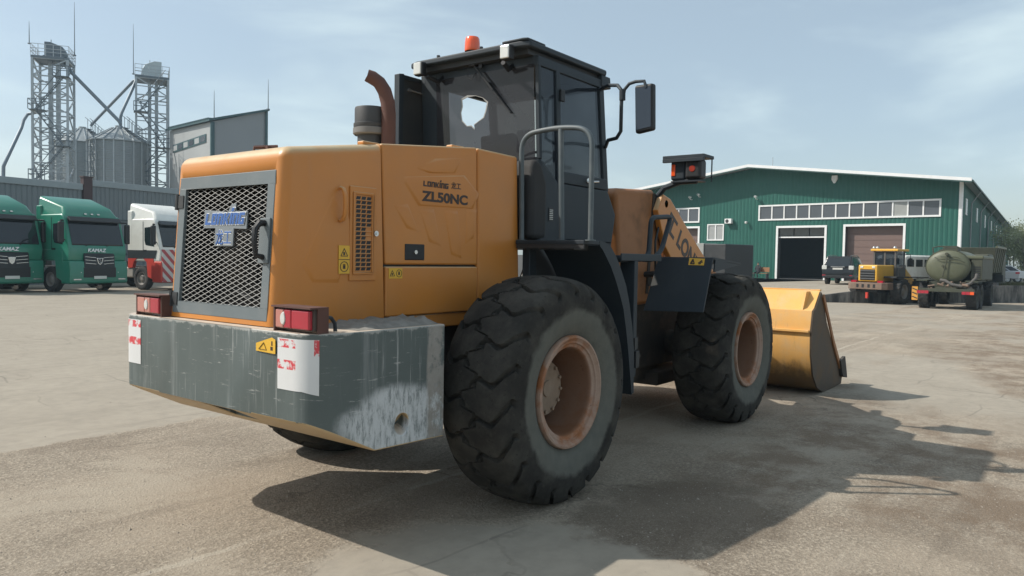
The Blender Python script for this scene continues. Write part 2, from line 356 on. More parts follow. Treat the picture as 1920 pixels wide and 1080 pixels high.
    nz2 = m.n('ShaderNodeTexNoise'); nz2.inputs['Scale'].default_value = 1.4; nz2.inputs['Detail'].default_value = 6; m.l(oc, nz2.inputs['Vector']); m.l(nz2.outputs['Color'], sv2.inputs[0]); m.l(sv2.outputs[0], cv.inputs[1]); m.l(cv.outputs[0], ck.inputs['Vector'])
    crack = m.math('MULTIPLY', m.ramp(ck.outputs['Distance'], .002, .008, .38, 0), m.ramp(m.noise(.5, 3, .5, oc), .46, .58))
    g1 = m.mix(crack, g1, (.075, .06, .048)); con = m.mix(m.math('MULTIPLY', crack, .8), con, (.11, .092, .075))
    col = m.mix(smooth, g1, con)
    h = m.math('ADD', m.math('MULTIPLY', vo.outputs['Distance'], .35), m.math('MULTIPLY', m.noise(52, 6, .8, oc), 1.0))
    h = m.math('ADD', h, m.math('MULTIPLY', m.noise(10, 5, .7, oc), 1.1))
    rough_amt = m.ramp(smooth, 0, 1, 1, .10)
    h = m.math('MULTIPLY', h, rough_amt)
    h = m.math('ADD', h, m.math('MULTIPLY', smooth, .55))
    m.bsdf(col, .92, 0, .25, h, .8, .0115); return m.m
def build_ground():
    mb = MB(); xs = []; ys = []
    def axis(lo, hi, a, b, fine, coarse):
        r = []; t = lo
        while t < hi: r.append(t); t += fine if a <= t < b else coarse
        return r+[hi]
    xs = [-1500, -500, -200]+axis(-80, 160, -20, 100, 2.5, 12)+[300, 700, 1500]; ys = [-1500, -500, -200]+axis(-120, 120, -70, 30, 2.5, 12)+[300, 700, 1500]
    n = len(ys)
    mb.add([(x, y, gz(x, y)) for x in xs for y in ys], [(i*n+j, (i+1)*n+j, (i+1)*n+j+1, i*n+j+1) for i in range(len(xs)-1) for j in range(n-1)])
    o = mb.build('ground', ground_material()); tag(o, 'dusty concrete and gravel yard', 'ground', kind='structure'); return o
build_ground()
def build_gravel():
    mb = MB(); rnd = random.Random(3)
    for i in range(9500):
        a = rnd.uniform(-.62, .62); b = 2.0+9*rnd.random()**1.6; lat = math.tan(a)*b
        x = CAM.x+b*math.cos(YAW)+lat*math.sin(YAW); y = CAM.y+b*math.sin(YAW)-lat*math.cos(YAW)
        if y > 2.97 and rnd.random() > .08: continue
        if .95*(x+1.35)**2+.62*(y+1.95)**2 < .8 and rnd.random() > .12: continue
        r = rnd.choice((.002, .003, .003, .004, .005, .007))*(1 if rnd.random() < .97 else 1.9)
        ps = []
        for k in range(5):
            t = 2*math.pi*k/5+rnd.random()*.8; ps.append((x+r*math.cos(t)*rnd.uniform(.7, 1.2), y+r*math.sin(t)*rnd.uniform(.7, 1.2), 0))
        top = (x+rnd.uniform(-.3, .3)*r, y+rnd.uniform(-.3, .3)*r, r*rnd.uniform(.6, 1.1))
        mb.add(ps+[top], [(k, (k+1) % 5, 5) for k in range(5)])
    m = N('gravel_stone'); oc = m.coord(); m.bsdf(m.mix(m.noise(55, 2, .5, oc), (.12, .10, .08), (.50, .44, .37)), .9, 0, .2)
    o = mb.build('gravel', m.m, smooth=0); tag(o, 'loose small stones scattered over the yard', 'gravel', kind='stuff')
build_gravel()

# ------------------------------------------------------------------ wheel loader
WL = thing('wheel_loader', 'large dusty orange wheel loader in the foreground seen from its rear corner', 'wheel loader', (0, 0, 0))
TR, WBASE, TY = .80, 3.467, 1.10
def rubber_tyre_mat():
    m = N('dusty_tyre'); oc = m.coord(); sp = m.n('ShaderNodeSeparateXYZ'); m.l(oc, sp.inputs[0])
    r = m.math('SQRT', m.math('ADD', m.math('MULTIPLY', sp.outputs['X'], sp.outputs['X']), m.math('MULTIPLY', sp.outputs['Z'], sp.outputs['Z'])))
    c = m.mix(m.ramp(m.noise(4, 6, .6, oc), .35, .75), (.030, .029, .027), (.070, .066, .058))
    c = m.mix(m.ramp(m.noise(26, 3, .6, oc), .5, .9, 0, .5), c, (.085, .078, .068))
    rr = m.math('ADD', r, m.math('MULTIPLY', m.math('ADD', m.noise(7, 5, .6, oc), -.5), .11))
    ring = m.ramp(rr, .545, .60, 1, 0)
    dcol = m.mix(m.noise(11, 5, .6, oc), (.098, .106, .096), (.19, .185, .16))
    c = m.mix(m.ramp(m.noise(48, 2, .6, oc), .66, .70, 0, .5), c, (.012, .012, .012))
    c = m.mix(m.math('MULTIPLY', ring, .78), c, dcol)
    m.bsdf(c, .9, 0, .12, m.noise(45, 4, .6, oc), .35, .006); return m.m
TYRE = rubber_tyre_mat()
def tyre_mesh():
    half = [(.235, .380), (.262, .42), (.285, .48), (.297, .55), (.300, .60), (.297, .64), (.290, .68), (.279, .715), (.262, .745), (.235, .768), (.19, .783), (.12, .794), (.05, .799), (0, .80)]
    # dense resample
    dense = []
    for i in range(len(half)-1):
        a, b = half[i], half[i+1]; k = 2 if b[1] < .64 else 5 if i < 9 else 7
        for j in range(k): t = j/k; dense.append((a[0]+(b[0]-a[0])*t, a[1]+(b[1]-a[1])*t))
    dense.append(half[-1]); prof = [(-y, r) for y, r in dense]+[(y, r) for y, r in reversed(dense[:-1])]
    NL, SP = 20, 40; n = NL*SP; vs = []; m = len(prof)
    def ss(a, b, t): t = max(0, min(1, (t-a)/(b-a))); return t*t*(3-2*t)
    for i in range(n):
        th = 2*math.pi*i/n; ph = th*NL/(2*math.pi)
        for y, r in prof:
            d = 0
            if r > .655:
                s = abs(y)/.29; side = 1 if y > 0 else -1
                ext = s + ss(.74, .66, r)*.25
                zig = .55*ext+.17*math.sin(ext*7.5)+(.5 if side > 0 else 0)
                q = (ph+zig) % 1.0; q = min(q, 1-q)*2*math.pi*.79/NL
                w = .010+.012*ss(.35, 1.0, ext)
                g = 1-ss(w, w+.006, q)
                g *= ss(.03, .07, s)
                zc = .058*max(-1, min(1, 2.2*math.sin(2*math.pi*ph)))
                gc = (1-ss(.006, .011, abs(y-zc)))
                g = max(g, gc)
                d = .040*g*ss(.650, .70, r)
            nr = ss(.66, .77, r); yy = y-(math.copysign(1, y)*d*(1-nr)*.9 if y else 0); r2 = r-d*(.35+.65*nr)
            vs.append((r2*math.cos(th), yy, r2*math.sin(th)))
    fs = [(i*m+j, i*m+j+1, ((i+1) % n)*m+j+1, ((i+1) % n)*m+j) for i in range(n) for j in range(m-1)]
    mb = MB(); mb.add(vs, fs); return mb
def rim_mesh():
    mb = MB()
    mb.lathe([(.375, -.21), (.392, -.235), (.395, -.262), (.388, -.278), (.374, -.280), (.362, -.268), (.352, -.262), (.340, -.262), (.334, -.250), (.326, -.246), (.314, -.244), (.304, -.232), (.298, -.21), (.292, .10), (.285, .12), (.0, .12)], n=64)
    return mb
def hub_mesh():
    mb = MB(); mb.lathe([(.235, .118), (.232, .06), (.222, .045), (.205, .04), (.200, -.035), (.19, -.055), (.15, -.062), (.06, -.064), (.055, -.075), (0, -.076)], n=48)
    for k in range(12):
        t = 2*math.pi*k/12; x, z = .165*math.cos(t), .165*math.sin(t); mb.tube([(x, -.058, z), (x, -.078, z)], .013, 6)
    for k in range(20):
        t = 2*math.pi*k/20; x, z = .252*math.cos(t), .252*math.sin(t); mb.tube([(x, .12, z), (x, .085, z)], .014, 6)
    return mb
w0 = tyre_mesh().build('tyre', TYRE, None, smooth=40)
r0 = rim_mesh().build('rim', RIMORANGE, None, smooth=30); h0 = hub_mesh().build('hub', HUBDUST, None, smooth=30)
first = True
for sx in (0, WBASE):
    for sy in (-1, 1):
        wo_ = bpy.data.objects.new('wheel', None); C.objects.link(wo_); wo_.parent = WL
        wo_.location = (sx, sy*TY, TR-.022); wo_.rotation_euler = (0, .4 if sx else .11, 0 if sy < 0 else math.pi)
        for src in (w0, r0, h0):
            q = src if first else src.copy()
            if not first: C.objects.link(q)
            q.parent = wo_
        first = False

HW = .57                                       # half width of the hood
def ztop(x): return 2.315+(x+1.76)*.135 if x < -1.05 else 2.411+(x+1.05)*.098 if x < -.1 else 2.504
# rear hood shell (a hollow cover with the grille opening cut through its rear face)
def hood_block(x0, x1, inset=0, zb=1.285, tilt=0, lead=0):
    mb = MB(); w = HW-inset
    mb.hexa([(x0, -w, zb), (x1, -w, zb), (x1, w, zb), (x0, w, zb), (x0+tilt, -w, ztop(x0)), (x1+lead, -w, ztop(x1+lead)), (x1+lead, w, ztop(x1+lead)), (x0+tilt, w, ztop(x0))]); return mb
hood = hood_block(-1.845, -1.005, tilt=.072, lead=-.045).build('engine_hood', ORANGE, WL, bevel=.065, seg=6, smooth=30)
hood.modifiers[0].limit_method = 'WEIGHT'; at_ = hood.data.attributes.new('bevel_weight_edge', 'FLOAT', 'EDGE')
for e in hood.data.edges:
    p, q = (hood.data.vertices[i].co for i in e.vertices); low_ = p.z < 1.3 and q.z < 1.3; frt = p.x > -1.2 and q.x > -1.2
    at_.data[e.index].value = 0 if low_ else .12 if frt else 1
NORM = Vector((-.9975, 0, .070)); UPV = Vector((.070, 0, .9975))
def gm(y, z, o=0): return Vector((-1.835, 0, 1.30)) + Vector((0, 1, 0))*y + UPV*z + NORM*o   # frame of the sloping rear face
hood.modifiers[0].use_clamp_overlap = False
c = MB(); c.hexa([gm(-.475, .045, .2), gm(.475, .045, .2), gm(.475, .045, -.30), gm(-.475, .045, -.30), gm(-.475, .845, .2), gm(.475, .845, .2), gm(.475, .845, -.30), gm(-.475, .845, -.30)])
cut(hood, c)
mb = MB()
for (y0, y1, z0, z1) in ((-.505, .505, .012, .085), (-.505, .505, .80, .875), (-.505, -.435, .085, .80), (.435, .505, .085, .80)):
    mb.hexa([gm(y0, z0, -.012), gm(y1, z0, -.012), gm(y1, z0, .012), gm(y0, z0, .012), gm(y0, z1, -.012), gm(y1, z1, -.012), gm(y1, z1, .012), gm(y0, z1, .012)])
gd = mb.build('grille_door', FRAMEGREY, WL, bevel=.004)
mb = MB(); y0, y1, z0, z1 = -.437, .437, .083, .802; px, pz = .083, .0305
k = -60
def clip_line(y, z, dy, dz):
    t0, t1 = -1e9, 1e9
    for p, d, lo, hi in ((y, dy, y0, y1), (z, dz, z0, z1)):
        a, b = (lo-p)/d, (hi-p)/d; t0 = max(t0, min(a, b)); t1 = min(t1, max(a, b))
    return (y+dy*t0, z+dz*t0, y+dy*t1, z+dz*t1) if t1 > t0 else None
for k in range(-60, 60):
    for sgn in (1, -1):
        q = clip_line(k*px, z0, px, pz*sgn)
        if q: mb.bar(gm(q[0], q[1], -.004+.002*sgn), gm(q[2], q[3], -.004+.002*sgn), .0050 if sgn < 0 else .0042, .0012, (NORM+UPV*.45) if sgn < 0 else (NORM-UPV*1.9))
mb.build('wire_mesh', WIRE, gd)
mb = MB(); mb.hexa([gm(-.47, .05, -.2), gm(.47, .05, -.2), gm(.47, .05, -.17), gm(-.47, .05, -.17), gm(-.47, .84, -.2), gm(.47, .84, -.2), gm(.47, .84, -.17), gm(-.47, .84, -.17)])
for i in range(80): y = -.45+i*.0114; mb.hexa([gm(y, .05, -.17), gm(y+.004, .05, -.17), gm(y+.004, .05, -.15), gm(y, .05, -.15), gm(y, .84, -.17), gm(y+.004, .84, -.17), gm(y+.004, .84, -.15), gm(y, .84, -.15)])
mb.build('radiator', CORE, WL)
mb = MB()
for (ya, yb, za, zb) in ((-.474, -.462, .046, .844), (.462, .474, .046, .844), (-.462, .462, .046, .058), (-.462, .462, .832, .844)):
    mb.hexa([gm(ya, za, -.016), gm(yb, za, -.016), gm(yb, za, -.17), gm(ya, za, -.17), gm(ya, zb, -.016), gm(yb, zb, -.016), gm(yb, zb, -.17), gm(ya, zb, -.17)])
mb.build('dark_hood_liner', BLACK, WL)  # black panels added so the inside of the hood looks dark
mb = MB(); mb.tube([gm(-.27, .32, -.06), gm(-.26, .72, -.06)], .012, 8); mb.tube([gm(.05, .12, -.07), gm(-.12, .17, -.05), gm(-.24, .13, -.06), gm(-.3, .16, -.07)], .012, 8); mb.build('radiator_hose', RUBBER, WL)
def block_logo(body, o, X, Y, h, w, st, ext=.001, shear=.18, grow=0, z0=0):
    mb = MB(); X = Vector(X).normalized(); Y = Vector(Y).normalized(); Z = X.cross(Y).normalized(); o = Vector(o)
    n = len(body); wts = {'I': .42, 'K': 1.05}; tot = sum(wts.get(c, 1) for c in body); gap = st*.42; cur = 0; d = [z0]
    def B(x0, x1, y0, y1, sl=0):
        x0 -= grow; x1 += grow; y0 -= grow; y1 += grow; d[0] += .00012
        P = [o+X*(x+y*shear+sl*(y-y0))+Y*y+Z*d[0] for x, y in ((x0, y0), (x1, y0), (x1, y1), (x0, y1))]; mb.slab(P, Z, ext)
    for c in body:
        a = w*wts.get(c, 1)/tot; x0, x1 = cur, cur+a-gap; m = st; cur += a
        if c == 'L': B(x0, x0+m, 0, h); B(x0+m, x1, 0, m*.8)
        if c == 'O': B(x0, x0+m, 0, h); B(x1-m, x1, 0, h); B(x0+m, x1-m, 0, m*.8); B(x0+m, x1-m, h-m*.8, h)
        if c == 'N': B(x0, x0+m, 0, h); B(x1-m, x1, 0, h*.97); B(x0+m, x1-m, h-m*.85, h)
        if c == 'K': B(x0, x0+m, 0, h); B(x0+m, x0+m*2, h*.5, h, (x1-x0-2*m)/(h*.5)); d[0] += .0001; B(x1-m, x1, 0, h*.5, -(x1-x0-2*m)/(h*.5))
        if c == 'I': B(x0, x0+m, 0, h); B(x0, x0+m*1.15, h+m*.35, h+m*1.5, .35)
        if c == 'G': B(x0, x0+m, 0, h); B(x0+m, x1, h-m*.8, h); B(x0+m, x1, 0, m*.8); B(x1-m, x1, m*.8, h*.55); B(x0+m*1.5, x1-m, h*.55-m*.75, h*.55)
    return mb
# emblem plate with lettering
mb = MB()
def ge(y, z, o): return gm(-.03+(y-.06)*.86, .56+(z-.56)*.88, o)
def gpoly(pts, o, t): mb.slab([ge(y, z, o) for y, z in pts], NORM, t)
EM0 = bp(380, 432, 'x', -1.80); 
gpoly([(.325, .545), (.325, .675), (.03, .655), (-.01, .71), (-.065, .71), (-.065, .66), (-.205, .655), (-.205, .535), (-.055, .54), (-.055, .42), (.175, .42), (.175, .545)][::-1], .004, .010)
em = mb.build('emblem', SILVER, WL, bevel=.003)
GX = Vector((0, -1, 0))
block_logo('LONKING', ge(.302, .568, .0145), GX, UPV, .070, .42, .0205, grow=.0042, z0=0).build('lettering', WHITE, em, smooth=0)
block_logo('LONKING', ge(.302, .568, .0175), GX, UPV, .070, .42, .0205, z0=0).build('lettering', BLUE, em, smooth=0)
text('龙工', .098, WHITE, em, 'lettering', ge(.155, .438, .0145), GX, UPV, .001, .0045, 0, .165)
text('龙工', .098, BLUE, em, 'lettering', ge(.153, .440, .0165), GX, UPV, .001, .0008, 0, .161)
# latch handle and hinges of the grille door
mb = MB(); mb.slab([gm(y, z, .012) for y, z in ((-.40, .34), (-.495, .34), (-.495, .60), (-.40, .60))], NORM, .012); gp = mb.build('latch_plate', FRAMEGREY, gd, bevel=.004)
mb = MB(); mb.tube([gm(-.45, .57, .02), gm(-.45, .565, .06), gm(-.45, .53, .085), gm(-.455, .45, .088), gm(-.45, .385, .07), gm(-.45, .375, .02)], [.018, .02, .018, .015, .015, .018], 8); mb.build('latch_handle', BLACK, gd)
for z in (.10, .72):
    mb = MB(); mb.tube([gm(.525, z-.05, .012), gm(.525, z+.05, .012)], .016, 8); mb.slab([gm(y, zz, .010) for y, zz in ((.53, z-.04), (.45, z-.04), (.45, z+.04), (.53, z+.04))], NORM, .008); mb.build('hinge', DARK, gd)
# side panels
def side(pts, name, mat, t, y=-HW, par=None, bevel=.006, sgn=-1):
    mb = MB(); mb.slab([(p.x, y, p.z) if hasattr(p, 'x') else (p[0], y, p[1]) for p in pts], (0, sgn, 0), t); return mb.build(name, mat, par or WL, bevel=bevel)
def PX(*uv, y=-HW): return [bp(u, v, 'y', y) for u, v in uv]
mb = MB(); w = HW
mb.hexa([(-1.000, -w, 1.64), (-.075, -w, 1.64), (-.075, w, 1.64), (-1.000, w, 1.64), (-1.045, -w, ztop(-1.045)), (-.10, -w, ztop(-.10)), (-.10, w, ztop(-.10)), (-1.045, w, ztop(-1.045))])
door = mb.build('side_door', ORANGE, WL, bevel=.014, seg=3)
mb = MB(); mb.hexa([(-.998, -w, 1.30), (-.072, -w, 1.30), (-.072, w, 1.30), (-.998, w, 1.30), (-.998, -w, 1.628), (-.072, -w, 1.628), (-.072, w, 1.628), (-.998, w, 1.628)]); low = mb.build('lower_side_panel', ORANGE, WL, bevel=.012)
mb = MB(); mb.bx(-1.2, -.05, -w+.03, w-.03, 1.32, 2.30); mb.build('engine_bay', BLACK, WL)
mb = MB(); mb.hexa([(-.062, -w, 1.25), (.46, -w, 1.25), (.46, w, 1.25), (-.062, w, 1.25), (-.088, -w, ztop(-.09)), (.40, -w, 2.495), (.40, w, 2.495), (-.088, w, ztop(-.09))]); mb.build('tank_cover', ORANGE, WL, bevel=.02, seg=4)
mb = MB(); mb.prism([(-1.82, 1.20), (.9, 1.20), (.9, 1.31), (-1.82, 1.285)], 'y', -w+.02, w-.02); mb.build('hood_sill', ORANGE, WL, bevel=.01)
# embossing of the side door and of the rear cover
def zp(x, y): return (500+x/2.918, 250+y/2.918)
EMB = [[(765, 240), (1075, 236), (1150, 330), (1120, 408), (840, 390), (765, 275)],
       [(845, 430), (912, 432), (947, 606), (890, 578)], [(977, 437), (1042, 439), (1062, 674), (1010, 648)], [(706, 404), (772, 404), (824, 532), (766, 503)], [(1098, 430), (1145, 432), (1128, 560), (1090, 590)],
       [(830, 190), (930, 150), (1060, 138), (1020, 215), (900, 212)]]
def emboss(pl, par):
    P = [Vector((p.x, 0, p.z)) for p in PX(*[zp(*q) for q in pl])]; n = len(P); ct = sum(P, Vector())/n; rows = []
    for d, y in ((.026, -.001), (.015, .0012), (.007, .0032), (0, .0048), (-.008, .0052)):
        rows.append([p+(p-ct).normalized()*d+Vector((0, -HW-y, 0)) for p in P])
    mb = MB(); mb.add([q for r in rows for q in r], [(r*n+i, r*n+(i+1) % n, (r+1)*n+(i+1) % n, (r+1)*n+i) for r in range(4) for i in range(n)]+[tuple(4*n+i for i in range(n))])
    return mb.build('embossed_panel', ORANGE, par, smooth=60)
for pl in EMB: emboss(pl, door)
for pl in ([(362, 352), (450, 478), (452, 600), (388, 800), (258, 800), (205, 712)],):
    emboss(pl, hood)
p = PX(zp(853, 287))[0]; block_logo('LONKING', (p.x, -HW-.0058, p.z-.002), (1, 0, 0), (0, 0, 1), .037, .255, .0115, shear=.08).build('lettering', DECAL, door, smooth=0)
p = PX(zp(1008, 298))[0]; text('龙工', .050, DECAL, door, 'lettering', (p.x-.004, -HW-.0066, p.z-.002), (1, 0, 0), (0, 0, 1), .0008, .0008, 0, .105)
p = PX(zp(845, 366))[0]; text('ZL50NC', .092, DECAL, door, 'lettering', (p.x, -HW-.0066, p.z), (1, 0, 0), (0, 0, 1), .0008, .0036, 0, .475)
# ventilation grille beside the seam
A = PX((661, 352), (702, 352), (702, 522), (661, 522)); xa, xb, za, zb = A[0].x, A[1].x, A[3].z, A[0].z
side([(xa-.025, za-.015), (xb+.012, za-.015), (xb+.012, zb+.012), (xa-.025, zb+.012)], 'vent_plate', ORANGE, .010, par=hood)
vent = hood
mb = MB(); x0, x1, zz0, zz1 = xa+.018, xb-.030, za+.045, zb-.045; nr = 17; hgt = (zz1-zz0)/nr; wd = (x1-x0)/3
for r in range(nr):
    for q in range(3):
        xx = x0+q*wd; zz = zz0+r*hgt
        if q == 2 and r in (7, 8, 9): continue
        mb.slab([(xx+.001, -HW-.0102, zz+.004), (xx+wd-.010, -HW-.0102, zz+.004), (xx+wd-.003, -HW-.0102, zz+hgt-.004), (xx+.008, -HW-.0102, zz+hgt-.004)], (0, -1, 0), .0012)
mb.build('vent_holes', BLACK, hood)
mb = MB(); fr = .012
for a in ((x0-.02, x1+.012, zz0-.022, zz0-.008), (x0-.02, x1+.012, zz1+.008, zz1+.022), (x0-.02, x0-.006, zz0-.008, zz1+.008), (x1+.0, x1+.012, zz0-.008, zz1+.008)): mb.bx(a[0], a[1], -HW-.018, -HW-.010, a[2], a[3])
for r in range(1, nr): mb.bx(x0-.006, x1, -HW-.016, -HW-.0095, zz0+r*hgt-.0035, zz0+r*hgt+.003)
mb.build('vent_frame', ORANGE, hood, bevel=.003)
p = PX((701, 438))[0]; mb = MB(); mb.cyl((p.x, -HW-.008, p.z), (p.x, -HW-.026, p.z), .018, 14); mb.cyl((p.x, -HW-.026, p.z), (p.x, -HW-.032, p.z), .008, 10); mb.build('vent_lock', CHROME, hood)
# grab handle (orange) on the rear cover
a, b = PX((640, 353))[0], PX((640, 414))[0]
mb = MB(); pts = []
for t in range(9): q = t/8*math.pi; pts.append((a.x-.015, -HW-.012-.045*math.sin(q)**.6, a.z+(b.z-a.z)*(.5-.5*math.cos(q))))
mb.tube(pts, .013, 10); mb.build('grab_handle', ORANGE, hood)
# door latch
A = PX((759, 457), (795, 488)); mb = MB(); mb.bx(A[0].x, A[1].x, -HW-.006, -HW+.01, A[1].z, A[0].z); la = mb.build('door_latch', BLACK, door, bevel=.006)
mb = MB(); cx, cz = (A[0].x+A[1].x)/2, (A[0].z+A[1].z)/2; mb.cyl((cx, -HW-.006, cz), (cx, -HW-.016, cz), .014, 12); mb.build('keyhole', CHROME, la)
# warning stickers
def sticker(u0, v0, u1, v1, parent, y=-HW-.0085, n=2, vert=True):
    a, b = bp(u0, v0, 'y', y), bp(u1, v1, 'y', y); st = MB(); st.bx(a.x, b.x, y-.0016, y, b.z, a.z); o = st.build('warning_sticker', STICKY, parent)
    im = MB(); yy = y-.0016
    for k in range(n):
        if vert: cx = (a.x+b.x)/2; cz = a.z+(b.z-a.z)*(k+.5)/n; s = (b.x-a.x)*.36
        else: cx = a.x+(b.x-a.x)*(k+.5)/n; cz = (a.z+b.z)/2; s = (a.z-b.z)*.36
        if k == 0:
            for q in range(3):
                t0, t1 = math.pi/2+q*2*math.pi/3, math.pi/2+(q+1)*2*math.pi/3
                im.bar((cx+s*math.cos(t0), yy, cz-.2*s+s*math.sin(t0)), (cx+s*math.cos(t1), yy, cz-.2*s+s*math.sin(t1)), s*.16, .002, (0, 1, 0))
            im.bx(cx-s*.25, cx+s*.2, yy-.001, yy, cz-s*.5, cz+s*.1)
        else:
            im.tube([(cx+s*math.cos(t*.5236), yy, cz+s*math.sin(t*.5236)) for t in range(12)], s*.09, 4, closed=True)
            im.bx(cx-s*.3, cx+s*.3, yy-.001, yy, cz-s*.45, cz+s*.15)
            for q in range(4): im.bx(cx-s*.3+q*s*.16, cx-s*.2+q*s*.16, yy-.001, yy, cz+s*.15, cz+s*.5)
    if vert: im.bx(a.x, b.x, yy-.0008, yy, (a.z+b.z)/2-.002, (a.z+b.z)/2+.002)
    im.build('pictogram', DECAL, o); return o
sticker(635, 460, 655, 513, hood); sticker(729, 503, 754, 522, low, y=-HW-.001, vert=False)
# hinges on the hood ridge
for u in (695, 858):
    q = bp(u, 270, 'y', -HW+.06); mb = MB(); mb.bx(q.x-.07, q.x+.07, -HW+.05, -HW+.11, ztop(q.x)-.01, ztop(q.x)+.014); mb.build('hood_hinge', ORANGE, WL, bevel=.008)
mb = MB(); zr = ztop(-1.6); mb.bx(-1.56, -1.52, -.10, -.06, zr-.02, zr+.03); mb.tube([(-1.60, -.02, zr-.02), (-1.6, -.02, zr+.02), (-1.5, -.12, zr+.03)], .012, 6); mb.build('filler_cap', RUST, WL)

# counterweight
def cw_mat():
    m = N('scraped_counterweight'); oc = m.coord(); sp = m.n('ShaderNodeSeparateXYZ'); m.l(oc, sp.inputs[0]); X, Y, Z = sp.outputs
    c = m.mix(m.noise(3, 6, .6, oc), (.068, .088, .087), (.115, .138, .133))
    st = m.noise(1, 6, .7, m.coord((11, 11, .55)))
    c = m.mix(m.ramp(st, .52, .76, 0, .55), c, (.27, .29, .29))
    st2 = m.noise(1, 5, .75, m.coord((34, 34, 1.3)))
    patch = m.ramp(m.noise(1.5, 3, .5, oc), .40, .62)
    c = m.mix(m.math('MULTIPLY', m.ramp(st2, .55, .68), m.math('MULTIPLY', patch, .7)), c, (.38, .39, .38))
    scr = m.noise(1, 5, .8, m.coord((5, 5, 48), (.35, .2, 0)))
    c = m.mix(m.math('MULTIPLY', m.ramp(scr, .60, .68), .6), c, (.45, .45, .43))
    # pale scrape low on the right flank
    dx = m.math('MULTIPLY', m.math('ADD', X, 1.27), 2.0); dz = m.math('MULTIPLY', m.math('ADD', Z, -.74), 4.7)
    e = m.math('ADD', m.math('MULTIPLY', dx, dx), m.math('MULTIPLY', dz, dz)); e = m.math('ADD', e, m.math('MULTIPLY', m.math('ADD', m.noise(4, 5, .6, oc), -.5), 1.1))
    onside = m.ramp(Y, -.995, -.965, 1, 0); fine = m.noise(1, 5, .8, m.coord((30, 30, 7)))
    e = m.math('MULTIPLY', m.math('MULTIPLY', m.ramp(e, .55, 1.25, 1, 0), onside), m.ramp(fine, .36, .56, .25, 1))
    c = m.mix(e, c, (.52, .54, .55))
    # worn bare band near the front end of the flank
    b = m.math('MULTIPLY', m.ramp(m.math('ADD', X, m.math('MULTIPLY', m.math('ADD', st, -.5), .35)), -1.08, -1.02), m.ramp(m.math('ADD', m.noise(14, 5, .7, oc), m.math('MULTIPLY', st, .35)), .52, .72))
    c = m.mix(m.math('MULTIPLY', b, onside), c, m.mix(m.noise(22, 3, .6, oc), (.21, .19, .165), (.34, .33, .31)))
    ew = m.math('MULTIPLY', m.ramp(m.math('ADD', Z, m.math('MULTIPLY', m.math('ADD', m.noise(16, 4, .7, oc), -.5), .07)), 1.262, 1.275), 1)
    g = m.n('ShaderNodeNewGeometry'); s2 = m.n('ShaderNodeSeparateXYZ'); m.l(g.outputs['True Normal'], s2.inputs[0])
    c = m.mix(m.math('MULTIPLY', ew, .6), c, (.45, .44, .41))
    c = m.mix(m.math('MULTIPLY', m.ramp(s2.outputs['Z'], .5, .9), m.ramp(m.noise(10, 5, .6, oc), .25, .6, .55, 1)), c, (.56, .47, .38))
    under = m.mix(m.ramp(m.noise(2.2, 5, .6, m.coord((1, .35, 1))), .3, .7), (.50, .38, .24), (.56, .40, .20))
    c = m.mix(m.ramp(s2.outputs['Z'], -.3, -.15, 1, 0), c, under)
    m.bsdf(c, .55, .0, .45, m.math('ADD', st2, m.math('MULTIPLY', m.noise(60, 3, .6, oc), .6)), .10, .004); return m.m
CWM = cw_mat()
def cwb(x): return .805 if x < -1.915 else .805-(x+1.915)/(.415)*.205 if x < -1.50 else .60-(x+1.5)/.6*.02
out = []
R = .17
for i in range(13):
    t = i/12*math.pi/2; out.append((-1.93+R-R*math.sin(t), -(1.03-R+R*math.cos(t))))
right = [(-.92, -1.02), (-1.2, -1.025), (-1.5, -1.03)]+out+[(-1.935, -.5), (-1.935, -.25)]
n = len(right); vs = []
for x, y in right: vs += [(x, y, 1.28), (x, -y, 1.28), (x, y, cwb(x)), (x, -y, cwb(x))]
fs = []
for i in range(n-1):
    a, b = 4*i, 4*(i+1); fs += [(a, a+1, b+1, b), (a+2, b+2, b+3, a+3), (a, b, b+2, a+2), (a+1, a+3, b+3, b+1)]
fs += [(0, 2, 3, 1)]; e = 4*(n-1); fs += [(e, e+1, e+3, e+2)]
mb = MB(); mb.add(vs, fs); cw = mb.build('counterweight', CWM, WL, smooth=30)
c = MB(); q = bp(750, 790, 'y', -1.01); c.tube([(q.x, -1.2, q.z-.085), (q.x, -.95, q.z+.015)], .058, 24); c.bx(-1.84, -1.60, -.16, .16, .4, .93); cut(cw, c)
bv = cw.modifiers.new('bevel', 'BEVEL'); bv.width = .009; bv.segments = 2; bv.limit_method = 'ANGLE'; bv.angle_limit = rad(35)
# white and red reflective wraps on the corners
STICKW = N('reflective_wrap'); oc = STICKW.coord(); sp = STICKW.n('ShaderNodeSeparateXYZ'); STICKW.l(oc, sp.inputs[0])
def band(lo, hi): return STICKW.math('MULTIPLY', STICKW.math('GREATER_THAN', sp.outputs['Z'], lo), STICKW.math('LESS_THAN', sp.outputs['Z'], hi))
torn = STICKW.ramp(STICKW.noise(16, 4, .7, oc), .43, .52)
rearend = STICKW.math('GREATER_THAN', sp.outputs['Y'], -.885)
b1 = STICKW.math('MULTIPLY', STICKW.math('MAXIMUM', band(1.20, 1.245), band(1.085, 1.135)), STICKW.math('MULTIPLY', torn, rearend))
b2 = STICKW.math('MULTIPLY', band(1.165, 1.25), STICKW.math('MULTIPLY', STICKW.math('GREATER_THAN', sp.outputs['X'], -1.885), torn))
cc = STICKW.mix(STICKW.math('MAXIMUM', b1, b2), STICKW.mix(STICKW.noise(5, 4, .6, oc), (.60, .60, .60), (.70, .71, .71)), (.60, .06, .075)); STICKW.bsdf(cc, .35)
